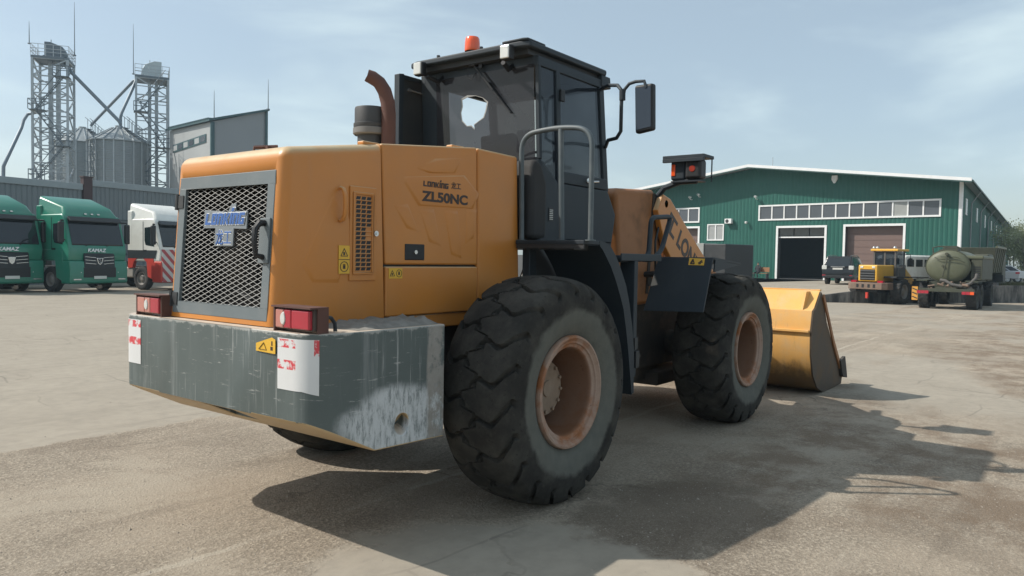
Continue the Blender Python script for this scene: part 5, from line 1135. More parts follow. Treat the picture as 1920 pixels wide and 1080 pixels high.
# ---- elevator towers
def tower(label, uc, Z, a, th, levels, ztop_, head):
    base = spot(uc-9, Z, 0); t = thing('elevator_tower', label, 'tower', base, YAW-math.pi/2+th, 'lattice elevator towers by the silos')
    # near corner at the origin; sides run along +X (right, receding) and +Y (left, receding)
    cs = [(0, 0), (a, 0), (a, a), (0, a)]
    for x, y in cs: mb = MB(); mb.bx(x-.11, x+.11, y-.11, y+.11, 0, ztop_); mb.build('leg', GALV, t)
    lv = [ztop_*k/levels for k in range(levels+1)]; mb = MB()
    for k in range(levels):
        z0, z1 = lv[k], lv[k+1]
        for i in range(4):
            p, q = cs[i], cs[(i+1) % 4]
            mb.bar((*p, z1), (*q, z1), .13, .13); 
            if k % 2: mb.bar((*p, z0), (*q, z1), .12)
            else: mb.bar((*q, z0), (*p, z1), .12)
            if i in (0, 3): mb.bar((*p, (z0+z1)/2), (*q, (z0+z1)/2), .09)
    mb.build('bracing', GALV, t, smooth=0)
    for k in range(2):
        x = a*.42+k*a*.22; mb = MB(); mb.bx(x-.17, x+.17, a*.38, a*.58, 0, ztop_+.6)
        for j in range(levels): mb.bx(x-.21, x+.21, a*.37, a*.59, lv[j]+.4, lv[j]+.52)
        mb.build('elevator_leg', GALV, t)
    for k in range(1, levels, 2):
        z = lv[k]; s = (k//2) % 2; mb = MB(); y0, y1 = (0.05, .95)
        xa_, xb_ = (a*.62, a+.25) if s else (-.25, a*.38)
        mb.bx(xa_, xb_, -.75, .75, z-.05, z)
        for xx in (xa_, (xa_+xb_)/2, xb_): mb.tube([(xx, -.73, z), (xx, -.73, z+1.05)], .045, 5)
        for zz in (.55, 1.05): mb.tube([(xa_, -.73, z+zz), (xb_, -.73, z+zz)], .045, 5); mb.tube([((xb_ if s else xa_), -.73, z+zz), ((xb_ if s else xa_), .73, z+zz)], .045, 5)
        mb.build('landing', GALVD, t)
        if k+2 <= levels:
            z2 = lv[min(k+2, levels)]; xs, xe = (a*.62, a*.38) if s else (a*.38, a*.62); mb = MB()
            xs, xe = (a*.9, a*.1) if s else (a*.1, a*.9)
            for yy in (-.62, -.05): mb.bar((xs, yy, z), (xe, yy, z2), .16, .05)
            for j in range(10): q = j/10; mb.bx(min(xs+(xe-xs)*q, xs+(xe-xs)*q+.2), max(xs+(xe-xs)*q, xs+(xe-xs)*q+.2), -.6, -.05, z+(z2-z)*q, z+(z2-z)*q+.03)
            for hh in (.95,): mb.tube([(xs, -.64, z+hh), (xe, -.64, z2+hh)], .045, 5)
            mb.build('stair', GALVD, t)
    mb = MB(); e = .12; mb.bx(-e, a+e, -e, a+e, ztop_, ztop_+.22); mb.build('top_platform', GALVD, t)
    mb = MB(); r = [(-e, -e), (a+e, -e), (a+e, a+e), (-e, a+e)]; zt = ztop_+.22
    for i in range(4):
        p, q = r[i], r[(i+1) % 4]
        for hh in (.4, .75, 1.2): mb.tube([(*p, zt+hh), (*q, zt+hh)], .03, 5)
        for j in range(5): f = j/5; x, y = p[0]+(q[0]-p[0])*f, p[1]+(q[1]-p[1])*f; mb.tube([(x, y, zt), (x, y, zt+1.2)], .03, 5)
    mb.build('railing', GALV, t)
    mb = MB(); x0, x1 = a*.28, a*.80; mb.prism([(x0, zt+.25), (x1+.45, zt+.25), (x1+.28, zt+.9), (x1, zt+1.35), (x0+.55, zt+1.75), (x0, zt+1.75)] if not head else [(x1, zt+.25), (x0-.45, zt+.25), (x0-.3, zt+.9), (x0, zt+1.5), (x1-.75, zt+1.95), (x1, zt+1.95)], 'y', a*.28, a*.70); mb.bx(x0-.1, x1+.1, a*.2, a*.8, zt, zt+.26); hd = mb.build('elevator_head', pmat('head_casing', (.42, .48, .50), .45, metal=.2) if head else GALVD, t, bevel=.05); mb = MB(); mb.tube([(x0+.5, a*.5, zt+1.7), (x0+.5, a*.5, zt+2.15)], .05, 6); mb.build('head_vent', GALV, hd)
    return t
zL = zof(77, 111, 80); zR = zof(273, 147, 86)
TL = tower('taller lattice elevator tower on the left, with a dark pulley casing on its railed top', 72, 80, 3.25, rad(19.3), 12, zL, 0)
TR_ = tower('shorter lattice elevator tower right of the silos, with a pale pulley casing on top', 265, 86, 3.3, rad(26.6), 11, zR, 1)
def pipe(name, label, cat, pts, r, mat, flange=0, group=None):
    mb = MB(); P = [CAM+ray(u, v)*Z for u, v, Z in pts]; c0 = P[0].copy(); P = [p-c0 for p in P]; mb.tube(P, r, 10)
    o = mb.build(name, mat, None, smooth=50, loc=c0); tag(o, label, cat, group); return o
PIPE = pmat('spout_pipe', (.16, .20, .24), .5, metal=.2)
g_ = 'spouts between the towers and silos'
pipe('spout_pipe', 'long grain spout sloping from the taller tower down to the front silo', 'pipe', [(118, 118, 81), (136, 138, 81), (224, 228, 83), (226, 233, 83)], .19, PIPE, group=g_)
pipe('spout_pipe', 'thin grain spout from the shorter tower crossing the other down to the rear silo', 'pipe', [(266, 145, 87), (250, 152, 87), (178, 227, 92), (170, 236, 92)], .17, PIPE, group=g_)
pipe('spout_pipe', 'short bent grain spout from the shorter tower down to the front silo apex', 'pipe', [(256, 148, 87), (248, 168, 86), (228, 212, 84), (226, 220, 84), (226, 242, 84)], .16, PIPE, group=g_)
pipe('spout_pipe', 'grain spout leaving the left side of the taller tower towards the photo edge', 'pipe', [(80, 208, 81), (52, 214, 82), (44, 226, 80), (40, 240, 79), (9, 306, 76), (6.5, 312, 76), (6, 345, 76)], .17, PIPE)
# silos
SILO = N('silo_corrugated'); oc = SILO.coord(); w_ = SILO.n('ShaderNodeTexWave'); w_.inputs['Scale'].default_value = 1.6; w_.bands_direction = 'Z'; SILO.l(oc, w_.inputs['Vector'])
SILO.bsdf(SILO.mix(SILO.noise(.9, 5, .6, SILO.coord((1, 1, .4))), (.17, .20, .215), (.27, .30, .315)), .5, .35, .5, w_.outputs['Fac'], .5, .05)
SROOF = pmat('silo_roof', (.32, .345, .35), .45, metal=.4, var=.2, scale=.5)
def silo(label, uc, Z, r, veave, vtop):
    p = spot(uc-4, Z+r, 0); ze = zof(uc, veave, Z); zt = zof(uc, vtop, Z+r); t = thing('grain_silo', label, 'silo', p, YAW, 'grain silos between the towers')
    mb = MB(); mb.lathe([(r, 0), (r, ze)], ax='z', n=48); sh = mb.build('shell', SILO.m, t)
    for k in range(20):
        a = 2*math.pi*k/20; mb = MB(); mb.M = Matrix.Rotation(a, 4, 'Z'); mb.bx(r-.01, r+.09, -.07, .07, 0, ze); mb.build('stiffener', GALV, sh)
    mb = MB(); mb.lathe([(r+.16, ze-.06), (r+.16, ze+.02), (r*.25, zt-.35), (r*.13, zt-.3), (r*.13, zt), (0, zt)], ax='z', n=40); rf_ = mb.build('roof', SROOF, t, smooth=20); mb = MB()
    for k in range(20):
        a = 2*math.pi*k/20; mb.bar((math.cos(a)*(r+.16), math.sin(a)*(r+.16), ze+.07), (math.cos(a)*r*.25, math.sin(a)*r*.25, zt-.28), .07, .09)
    mb.build('roof_rib', GALV, rf_, smooth=0)
    mb = MB(); 
    for s in (-.3, .3): mb.tube([(-r-.5, s+1.2, 0), (-r-.5, s+1.2, ze+.8)], .04, 5)
    for k in range(int(ze/.45)): mb.tube([(-r-.5, .9, k*.45), (-r-.5, 1.5, k*.45)], .025, 4)
    for k in range(int(ze/1.1)): mb.tube([(-r-.45+.45*math.cos(q*.35)-.45-.0, 1.2+.42*math.sin(q*.35), k*1.1+.4) for q in range(-4, 10)], .02, 4)
    mb.build('ladder', GALVD, t)
    mb = MB(); N_ = 6
    for k in range(N_):
        f0 = k/N_; x = -(r*.2+(r*.85)*(1-f0)); z = ze+(zt-ze)*f0
        for s in (-.35, .35): mb.tube([(x, s, z), (x-.0, s, z+1.25)], .035, 5)
        mb.bx(x, x+.5, -.35, .35, z+.05, z+.10)
    for s in (-.35, .35): mb.tube([(-(r*1.05), s, ze+1.25), (-(r*.2+.1), s, zt+1.1)], .035, 5)
    mb.M = Matrix.Rotation(rad(35), 4, 'Z') @ Matrix.Identity(4); o = MB(); o.v = [Matrix.Rotation(rad(75), 4, 'Z') @ p for p in mb.v]; o.f = mb.f; o.mi = mb.mi; o.build('roof_stair', GALVD, t)
    return t
silo('front grain silo with a ribbed conical roof between the two towers', 228, 83, 3.15, 262, 238)
silo('rear grain silo half hidden by the taller tower and the front silo', 160, 90, 3.3, 265, 240)
# lightning rods
def rod(label, u, v0, v1, Z):
    z0, z1 = zof(u, v1, Z), zof(u, v0, Z); p = spot(u, Z, z0); t = thing('lightning_rod', label, 'lightning rod', p, 0, 'lightning rods')
    mb = MB(); mb.tube([(0, 0, 0), (0, 0, (z1-z0)*.6), (0, 0, z1-z0)], [.05, .035, .015], 6); mb.build('mast', GALVD, t); mb = MB(); mb.bx(-.12, .12, -.12, .12, -.05, .05); mb.build('foot', GALVD, t)
rod('thick lightning rod at the left corner of the taller tower top', 58, 45, 86, 81); rod('very tall thin lightning rod at the right corner of the taller tower top', 142, 10, 108, 83)
rod('lightning rod at the left corner of the shorter tower top', 251, 50, 142, 88); rod('lightning rod on the grey shed corner nearer the towers', 401, 172, 226, 75.5); rod('lightning rod at the highest corner of the grey shed', 501.5, 152, 207, 78)

# ---- grey shed with a green edge, behind the loader hood
GREYCLAD = pmat('grey_cladding', (.23, .245, .26), .5, var=.08, scale=.4)
GREYLIT = pmat('sunlit_grey_cladding', (.34, .355, .36), .5, var=.08, scale=.4)  # same cladding made paler, sunlight put into the colour of the lit face
GTRIM = pmat('dark_teal_trim', (.03, .075, .085), .5)
pc = CAM+ray(398, 228)*75; pr = CAM+ray(500, 208)*78.5; pL = CAM+ray(318, 246)*86
sh_o = Vector((pc.x, pc.y, 0)); X_ = Vector((pr.x-pc.x, pr.y-pc.y, 0)); lx = X_.length; X_.normalize(); Y_ = Vector((pL.x-pc.x, pL.y-pc.y, 0)); ly = Y_.length; Y_.normalize()
SH = thing('grey_shed', 'tall grey clad shed with dark teal edges and a roof rising to the right', 'shed', sh_o, 0)
def shp(a, b, z, o=0): n_ = Vector((X_.y, -X_.x, 0)); return X_*a+Y_*b+Vector((0, 0, z))
hc, hr_, hl = pc.z, pr.z, pL.z
nX = Vector((X_.y, -X_.x, 0)); nY = Vector((-Y_.y, Y_.x, 0))
mb = MB(); mb.slab([shp(0, 0, 0), shp(lx, 0, 0), shp(lx, 0, hr_), shp(0, 0, hc)], -nX, .3); mb.build('gable_wall', GREYCLAD, SH, smooth=0)
mb = MB(); mb.slab([shp(0, 0, 0), shp(0, ly, 0), shp(0, ly, hl), shp(0, 0, hc)], X_, .3); mb.build('eave_wall', GREYLIT, SH, smooth=0)
mb = MB(); mb.slab([shp(lx, 0, 0), shp(lx, ly, 0), shp(lx, ly, hr_), shp(lx, 0, hr_)], -X_, .3); mb.slab([shp(.3, ly, 0), shp(lx-.3, ly, 0), shp(lx-.3, ly, hl), shp(.3, ly, hl)], -Y_, .3); mb.build('rear_wall', GREYCLAD, SH, smooth=0)
mb = MB(); mb.slab([shp(-.4, -.3, hc), shp(lx+.2, -.3, hr_), shp(lx+.2, ly+.2, hr_), shp(-.4, ly+.2, hl)], Vector((0, 0, 1)), .22); rf_ = mb.build('roof', GTRIM, SH, smooth=0)
mb = MB()
for k in range(int(ly/.6)): q = shp(-.45, k*.6, hc+(hl-hc)*k*.6/ly+.22); mb.slab([q, q+Y_*.3, q+Y_*.3+X_*.5, q+X_*.5], Vector((0, 0, 1)), .14)
mb.build('roof_sheet_edge', GTRIM, rf_, smooth=0)
mb = MB(); mb.slab([shp(-.16, -.16, 0), shp(.18, -.16, 0), shp(.18, .18, 0), shp(-.16, .18, 0)], Vector((0, 0, 1)), hc-.02); mb.build('corner_trim', GTRIM, SH, smooth=0)
mb = MB(); mb.slab([shp(lx-.14, -.1, 0), shp(lx+.1, -.1, 0), shp(lx+.1, .1, 0), shp(lx-.14, .1, 0)], Vector((0, 0, 1)), hr_-.02); mb.build('corner_trim', GTRIM, SH, smooth=0)
def on_eave(u, v): return hit(u, v, sh_o, X_)-sh_o
q = [on_eave(324, 265) , on_eave(387, 259), on_eave(387, 272), on_eave(324, 282)]; zb, zt = (q[3].z+q[2].z)/2, (q[0].z+q[1].z)/2; ya, yb = q[0].dot(Y_), q[1].dot(Y_)
P = [shp(-.02, ya, zb)+X_*0, shp(-.02, yb, zb), shp(-.02, yb, zt), shp(-.02, ya, zt)]
mb = MB(); mb.slab(P, -X_, .05); wd_ = mb.build('strip_window', GTRIM, SH, smooth=0)
for k in range(6):
    a0, a1 = ya+(yb-ya)*(k+.12)/6, ya+(yb-ya)*(k+.88)/6; mb = MB(); mb.slab([shp(-.072, a0, zb+.15), shp(-.072, a1, zb+.15), shp(-.072, a1, zt-.15), shp(-.072, a0, zt-.15)], -X_, .02); mb.build('pane', WINGLASS if k % 2 else GREYLIT, wd_, smooth=0)

# ---- dark box trailer beyond the front wheel
bt = thing('box_trailer', 'dark box trailer with a grey tarpaulin on one end, behind the loader front wheel', 'trailer', spot(1345, 39), rad(-15))
zt = zof(1350, 458, 38)-gz(bt.location.x, bt.location.y); mb = MB(); mb.bx(-1.3, 1.0, -1.45, .95, .9, zt); mb.build('box_body', pmat('black_box', (.018, .02, .022), .55, dust=.4, dcol=(.06, .06, .06)), bt, bevel=.05, seg=3)
mb = MB(); mb.bx(-1.345, -1.30, -.15, 1.0, 1.35, zt+.03); mb.bx(-1.345, -.2, -.15, 1.0, zt, zt+.04); mb.build('tarpaulin', pmat('grey_tarp', (.27, .28, .27), .8, var=.3, scale=2, bump=.6, bscale=6), bt, bevel=.02)
mb = MB(); mb.bx(-1.4, 1.1, -1.1, .9, .72, .9); mb.build('chassis', DARK, bt)
for s in (-1, 1): vwheel(bt, 0, s*1.05, .48, .28, s)

# ---- bench with a person in front of the hall
pb = HO+HX*fz(1432, 523)[0]-HY*1.0; bench = thing('bench', 'wooden bench with a back rest against the green wall left of the open doorway', 'bench', (pb.x, pb.y, .37), hall_rot)
WOOD = pmat('bench_wood', (.26, .13, .06), .7)
mb = MB(); mb.bx(-1.0, .85, -.22, .2, .42, .46); mb.build('seat', WOOD, bench); mb = MB(); mb.bx(-.1, .85, .2, .24, .55, .95); mb.build('back_rest', WOOD, bench)
for x in (-.9, .75): mb = MB(); mb.bx(x-.04, x+.04, -.2, .24, 0, .42); mb.build('leg', DARK, bench)
tb = thing('work_table', 'low dark metal table standing left of the bench', 'table', Vector((pb.x, pb.y, .37))-HX*1.55, hall_rot)
mb = MB(); mb.bx(-.55, .45, -.3, .3, .74, .80); mb.build('table_top', DARK, tb)
for x in (-.5, .4):
    for y in (-.25, .25): mb = MB(); mb.bx(x-.03, x+.03, y-.03, y+.03, 0, .74); mb.build('leg', DARK, tb)
def skin_body(name, pts, edges, mat, parent, sub=2):
    me = bpy.data.meshes.new(name); me.from_pydata([p[:3] for p in pts], edges, []); o = bpy.data.objects.new(name, me); C.objects.link(o); o.parent = parent
    md = o.modifiers.new('skin', 'SKIN'); md.use_smooth_shade = True
    for v, p in zip(me.skin_vertices[0].data, pts): v.radius = (p[3], p[4] if len(p) > 4 else p[3])
    me.skin_vertices[0].data[0].use_root = True
    s = o.modifiers.new('sub', 'SUBSURF'); s.levels = sub; s.render_levels = sub; me.materials.append(mat); return o
pe = thing('person', 'person in dark clothes sitting on the bench by the green wall', 'person', Vector((pb.x, pb.y, .37))-HX*.05, hall_rot)
FAB = N('dark_clothes'); sp = FAB.n('ShaderNodeSeparateXYZ'); FAB.l(FAB.coord(), sp.inputs[0]); FAB.bsdf(FAB.mix(FAB.ramp(sp.outputs['Z'], 1.12, 1.13), (.02, .021, .025), (.36, .22, .16)), .8)
pts = [(0, -.02, .52, .14, .12), (0, .02, .75, .15, .11), (0, .02, .97, .17, .11), (0, .01, 1.09, .06), (0, -.02, 1.19, .075), (0, -.02, 1.30, .07),
       (-.19, .02, 1.0, .065), (-.25, -.03, .76, .05), (-.17, -.24, .66, .04), (-.14, -.31, .65, .028), (.19, .02, 1.0, .065), (.25, -.03, .76, .05), (.17, -.24, .66, .04), (.14, -.31, .65, .028),
       (-.10, -.06, .50, .085), (-.13, -.46, .50, .065), (-.13, -.44, .10, .045), (-.13, -.56, .04, .04), (.10, -.06, .50, .085), (.13, -.46, .50, .065), (.15, -.40, .10, .045), (.15, -.52, .04, .04)]
ed = [(0, 1), (1, 2), (2, 3), (3, 4), (4, 5), (2, 6), (6, 7), (7, 8), (8, 9), (2, 10), (10, 11), (11, 12), (12, 13), (0, 14), (14, 15), (15, 16), (16, 17), (0, 18), (18, 19), (19, 20), (20, 21)]
skin_body('body', pts, ed, FAB.m, pe)
mb = MB(); mb.M = Matrix.Translation((0, -.01, 1.285)) @ Matrix.Diagonal((.078, .09, .075, 1)); mb.lathe([(0, 1)]+[(math.sin(q*.35), math.cos(q*.35)) for q in range(1, 6)], ax='z', n=16); mb.build('hair', BLACK, pe)

# ---- dark off-road car by the hall doorway
suv = thing('parked_car', 'black off-road car seen from behind, beside the open hall doorway', 'car', spot(1586, 50.5, .36), rad(2))
CARBLK = pmat('black_car_paint', (.006, .007, .008), .3, coat=.2)
mb = MB(); mb.prism([(-2.4, .45), (-2.42, .95), (-2.36, 1.12), (2.3, 1.05), (2.45, .8), (2.4, .40)], 'y', -.95, .95); mb.build('body', CARBLK, suv, bevel=.07, seg=4)
mb = MB(); mb.hexa([(-2.36, -.92, 1.10), (1.1, -.92, 1.08), (1.1, .92, 1.08), (-2.36, .92, 1.10), (-2.05, -.74, 1.84), (.35, -.74, 1.86), (.35, .74, 1.86), (-2.05, .74, 1.84)]); mb.build('cabin', CARBLK, suv, bevel=.06, seg=4)
mb = MB(); mb.hexa([(-2.372, -.76, 1.20), (-2.30, -.76, 1.20), (-2.30, .76, 1.20), (-2.372, .76, 1.20), (-2.115, -.64, 1.74), (-2.0, -.64, 1.74), (-2.0, .64, 1.74), (-2.115, .64, 1.74)]); mb.build('rear_window', DARKGLASS, suv, bevel=.02)
for s in (-1, 1):
    mb = MB(); mb.hexa([(-2.0, s*.915, 1.18), (.9, s*.915, 1.18), (.9, s*.85, 1.18), (-2.0, s*.85, 1.18), (-1.85, s*.775, 1.72), (.3, s*.775, 1.72), (.3, s*.7, 1.72), (-1.85, s*.7, 1.72)]); mb.build('side_window', DARKGLASS, suv)
    mb = MB(); mb.bx(-2.44, -2.3, min(s*.66, s*.96), max(s*.66, s*.96), .98, 1.24); mb.build('tail_light', CLEARLENS, suv, bevel=.03)
    mb = MB(); mb.bx(-2.44, -2.38, min(s*.72, s*.93), max(s*.72, s*.93), .56, .64); mb.build('reflector', REDLENS, suv)
    for x in (-1.45, 1.4): vwheel(suv, x, s*.80, .38, .26, s, RIMALLOY)
    mb = MB(); mb.tube([(-1.9, s*.66, 1.86), (-1.8, s*.66, 1.91), (.1, s*.66, 1.92), (.2, s*.66, 1.87)], .02, 6); mb.build('roof_rail', CHROME, suv)
mb = MB(); mb.bx(-2.435, -2.38, -.42, .42, 1.13, 1.19); mb.build('trim_strip', CHROME, suv); mb = MB(); mb.bx(-2.44, -2.38, -.30, .30, .98, 1.09); mb.build('number_plate', WHITEDIRT, suv); mb = MB(); mb.bx(-2.46, -2.3, -.92, .92, .42, .60); mb.build('rear_bumper', BLACK, suv, bevel=.04)

# ---- smaller yellow loader further off
LYEL = pmat('loader_yellow', (.66, .36, .035), .45, dust=.25, dcol=(.4, .28, .15))
LBROWN = pmat('dusty_brown', (.17, .115, .085), .8, dust=.5, dcol=(.28, .22, .17))
yl = thing('small_loader', 'small yellow wheel loader seen from behind next to the tank truck', 'wheel loader', spot(1651, 41.8), rad(-14))
for x in (0, 2.5):
    for s in (-1, 1): vwheel(yl, x, s*1.10, .68, .54, s, RIMSTEEL, 18)
mb = MB(); mb.bx(-1.45, .55, -.52, .52, 1.20, 2.10); hd = mb.build('engine_hood', LYEL, yl, bevel=.07, seg=4)
mb = MB(); mb.bx(-1.465, -1.44, -.40, .40, 1.28, 1.86); gr = mb.build('grille', BLACK, yl)
for k in range(4): mb = MB(); mb.prism([(-1.50, 1.32+k*.14), (-1.466, 1.36+k*.14), (-1.466, 1.385+k*.14), (-1.50, 1.345+k*.14)], 'y', -.39, .39); mb.build('grille_slat', DARK, gr)
for s in (-1, 1): mb = MB(); mb.bx(-1.475, -1.44, s*.32-.08, s*.32+.08, 1.92, 2.02); mb.build('rear_light', CLEARLENS, yl, bevel=.01); mb = MB(); mb.bx(-1.52, -1.3, s*.72-.14, s*.72+.14, 1.14, 1.26); mb.build('tail_light', REDLENS, yl)
mb = MB(); mb.prism([(-1.40, -1.08), (-1.62, -.85), (-1.62, .85), (-1.40, 1.08), (-.75, 1.08), (-.75, -1.08)], 'z', .78, 1.15); cwt = mb.build('counterweight', LBROWN, yl, bevel=.03); 
for y in (-.45, -.16, .16, .45): mb = MB(); mb.bx(-1.63, -1.60, y-.06, y+.06, .88, 1.06); mb.build('tow_slot', BLACK, cwt)
mb = MB(); mb.bx(-1.2, 1.1, -.45, .45, .6, 1.25); mb.bx(1.25, 3.0, -.4, .4, .6, 1.3); mb.build('frame', DARK, yl); mb = MB(); mb.bx(-1.58, -1.45, -.10, .02, .30, .62); mb.build('tow_hook', REDPAINT, yl)
mb = MB(); mb.bx(.45, 1.55, -.62, .62, 1.3, 1.95)
for x in (.48, 1.50):
    for s in (-1, 1): mb.bx(x-.04, x+.04, s*.58-.04, s*.58+.04, 1.95, 2.88)
mb.bx(.46, .50, -.04, .04, 1.95, 2.88); mb.build('cab', pmat('cab_brown', (.08, .075, .07), .6), yl, smooth=0)
mb = MB(); mb.bx(.35, 1.72, -.76, .76, 2.88, 3.0); rf_ = mb.build('cab_roof', LYEL, yl, bevel=.03)
for y in (-.55, .40, .60): mb = MB(); mb.lathe([(0, .15), (.06, .13), (.085, .05), (.05, 0), (0, 0)], (.42, y, 3.0), 'z', 14); mb.build('work_light', CHROME, rf_)
for n_, p_ in (('rear_window', [(.475, -.55, 1.95), (.475, .55, 1.95), (.475, .55, 2.86), (.475, -.55, 2.86)]), ('side_window', [(.5, -.60, 1.95), (1.48, -.60, 1.95), (1.48, -.60, 2.86), (.5, -.60, 2.86)]), ('windscreen', [(1.5, -.55, 1.95), (1.5, .55, 1.95), (1.5, .55, 2.86), (1.5, -.55, 2.86)])): pane(n_, p_, GLASS if n_ != 'windscreen' else GLASSCLR, yl)
mb = MB(); mb.bx(.65, .95, -.1, .5, 1.95, 2.45); mb.build('driver_seat', BLACK, yl, bevel=.06)
for s in (-1, 1):
    mb = MB(); mb.bx(-.75, .75, min(s*.55, s*1.22), max(s*.55, s*1.22), 1.42, 1.50); mb.build('fender', DARK, yl); mb = MB(); mb.bx(1.85, 3.2, min(s*.6, s*1.22), max(s*.6, s*1.22), 1.42, 1.47); mb.build('fender', DARK, yl)
    mb = MB(); mb.tube([(-.3, s*1.15, 1.5), (-.3, s*1.15, 2.1), (.4, s*1.15, 2.1), (.4, s*1.15, 1.5)], .025, 8); mb.build('handrail', BLACK, yl)
    mb = MB(); mb.prism([(1.6, 1.9), (1.9, 2.0), (3.6, 1.0), (4.1, .5), (3.9, .35), (3.3, .8), (1.6, 1.5)], 'y', min(s*.36, s*.45), max(s*.36, s*.45)); mb.build('boom_arm', LYEL, yl)
    mb = MB(); mb.tube([(1.5, s*.62, 2.7), (1.45, s*.95, 2.7), (1.45, s*.95, 2.5)], .02, 6); mb.bx(1.42, 1.48, min(s*.85, s*1.05), max(s*.85, s*1.05), 2.15, 2.5); mb.build('mirror', BLACK, yl)
mb = MB(); mb.prism([(3.9, 1.1), (4.3, 1.15), (4.0, .9), (3.9, .5), (4.1, .1), (4.9, .02), (4.9, 0), (4.0, 0), (3.8, .5)], 'y', -1.25, 1.25); mb.build('bucket', LYEL, yl)

# ---- olive tank truck
OLIVE = pmat('olive_tank', (.088, .096, .058), .5, dust=.35, dcol=(.22, .205, .14), dscale=.9, var=.12)
OLIVED = pmat('olive_dark', (.045, .05, .032), .6, dust=.35, dcol=(.11, .10, .07))
tt = thing('tank_truck', 'olive tank truck seen from behind with a hose under its round tank', 'tank truck', spot(1785, 37.6), rad(-1))
mb = MB(); A_, B_ = .95, .80
rings = [(-1.42, .0), (-1.41, .35), (-1.37, .72), (-1.30, .92), (-1.22, 1.0), (2.9, 1.0), (2.98, .92), (3.02, .6), (3.04, 0)]
vs = []; n = 40
for x, k in rings[1:-1]: vs += [(x, A_*k*math.cos(2*math.pi*i/n), 2.08+B_*k*math.sin(2*math.pi*i/n)) for i in range(n)]
m_ = len(rings)-2; fs = [(j*n+i, j*n+(i+1) % n, (j+1)*n+(i+1) % n, (j+1)*n+i) for j in range(m_-1) for i in range(n)]+[tuple(range(n)), tuple(range((m_-1)*n, m_*n))]
mb.add(vs, fs); tank = mb.build('tank', OLIVE, tt, smooth=50)
mb = MB(); mb.tube([(-1.23+0*i, A_*1.005*math.cos(2*math.pi*i/n), 2.08+B_*1.005*math.sin(2*math.pi*i/n)) for i in range(n)], .022, 6, closed=True); mb.build('tank_rim', OLIVED, tank)
mb = MB(); mb.tube([(-1.42, .02, 2.72), (-1.52, .02, 2.68), (-1.50, .03, 2.3), (-1.52, .10, 1.95), (-1.50, .18, 1.55)], .025, 8); mb.cyl((-1.40, .03, 2.68), (-1.56, .03, 2.68), .07); mb.cyl((-1.40, .18, 2.10), (-1.50, .18, 2.10), .06); mb.tube([(-1.47, .55, 2.52), (-1.50, .35, 2.42), (-1.5, -.45, 2.40), (-1.46, -.75, 2.28)], .018, 6); mb.tube([(-1.47, .3, 2.54), (-1.47, -.35, 2.54), (-1.46, -.55, 2.45)], .018, 6); mb.build('valve', OLIVED, tank)
mb = MB(); mb.tube([(-1.55, .25, 1.42), (-1.62, .05, 1.40), (-1.66, -.25, 1.22), (-1.66, -.65, 1.14), (-1.6, -1.0, 1.28), (-1.5, -1.22, 1.55), (-1.45, -1.25, 1.75)], .075, 10); mb.build('suction_hose', pmat('hose_grey', (.09, .085, .08), .8), tt, smooth=60)
mb = MB(); rnd = random.Random(9)
for k in range(16): x, y, z = rnd.uniform(-1.72, -1.5), rnd.uniform(-.85, .95), rnd.uniform(1.0, 1.40); mb.tube([(x, y, z), (x+rnd.uniform(-.1, .1), y+rnd.uniform(-.3, .3), z+rnd.uniform(-.2, .15))], rnd.uniform(.025, .06), 8)
mb.build('pump_pipework', LBROWN, tt)
mb = MB(); mb.bx(-1.75, 6.2, -.45, .45, .85, 1.08); mb.bx(-1.8, -1.66, -1.2, 1.2, .86, 1.02); mb.bx(-1.2, 2.8, -.8, .8, 1.08, 1.34); mb.build('chassis', OLIVED, tt)
for s in (-1, 1):
    for x in (-.7, .75, 4.9): vwheel(tt, x, s*1.02, .62, .45, s, OLIVED, 20)
    mb = MB(); mb.bx(-1.62, 1.6, min(s*.80, s*1.30), max(s*.80, s*1.30), 1.36, 1.42); mb.build('mudguard', OLIVED, tt)
    for k in range(3):
        a = s*.70+s*k*.17; mb = MB(); mb.bx(-1.84, -1.80, min(a, a+s*.16), max(a, a+s*.16), .76, .90); mb.build('tail_light', REDLENS if k < 2 or s > 0 else AMBER, tt)
mb = MB(); mb.bx(-1.83, -1.79, 1.16, 1.42, .42, 1.08); mb.build('marker_board', pmat('orange_board', (.62, .30, .05), .6), tt); mb = MB(); 
for k in range(3): mb.bar((-1.835, 1.18, .50+k*.2), (-1.835, 1.40, .60+k*.2), .05, .006, (1, 0, 0))
mb.build('board_stripe', DARK, tt)
mb = MB(); mb.bx(-1.1, 2.9, -1.42, -.95, 1.45, 2.60); bxs = mb.build('side_locker', OLIVED, tt, bevel=.03); mb = MB(); mb.prism([(-1.15, 2.45), (-1.15, 2.62), (2.9, 2.62), (2.9, 2.45)], 'y', -1.46, -.55); mb.build('locker_lid', OLIVE, bxs, bevel=.05)
mb = MB()
for k in range(6): mb.bx(-1.115, -1.10, -1.35, -1.05, 1.55+k*.10, 1.60+k*.10)
mb.build('louvre', BLACK, bxs)
mb = MB(); mb.tube([(-1.1, .65, 2.65), (-1.1, .70, 2.98), (-1.0, .5, 3.05), (-.9, -.3, 3.05), (-.9, -.6, 2.9)], .035, 8); mb.bx(-.6, .4, -.3, .35, 2.86, 2.98); mb.tube([(-1.0, .4, 2.85), (2.5, .4, 3.0)], .05, 8); mb.build('top_fittings', OLIVED, tank)
mb = MB(); mb.bx(3.4, 5.2, -1.2, 1.2, 1.35, 2.75); mb.prism([(5.2, 1.35), (6.6, 1.3), (6.6, 1.9), (5.2, 2.0)], 'y', -1.0, 1.0); mb.build('cab', OLIVED, tt, bevel=.08, seg=3)
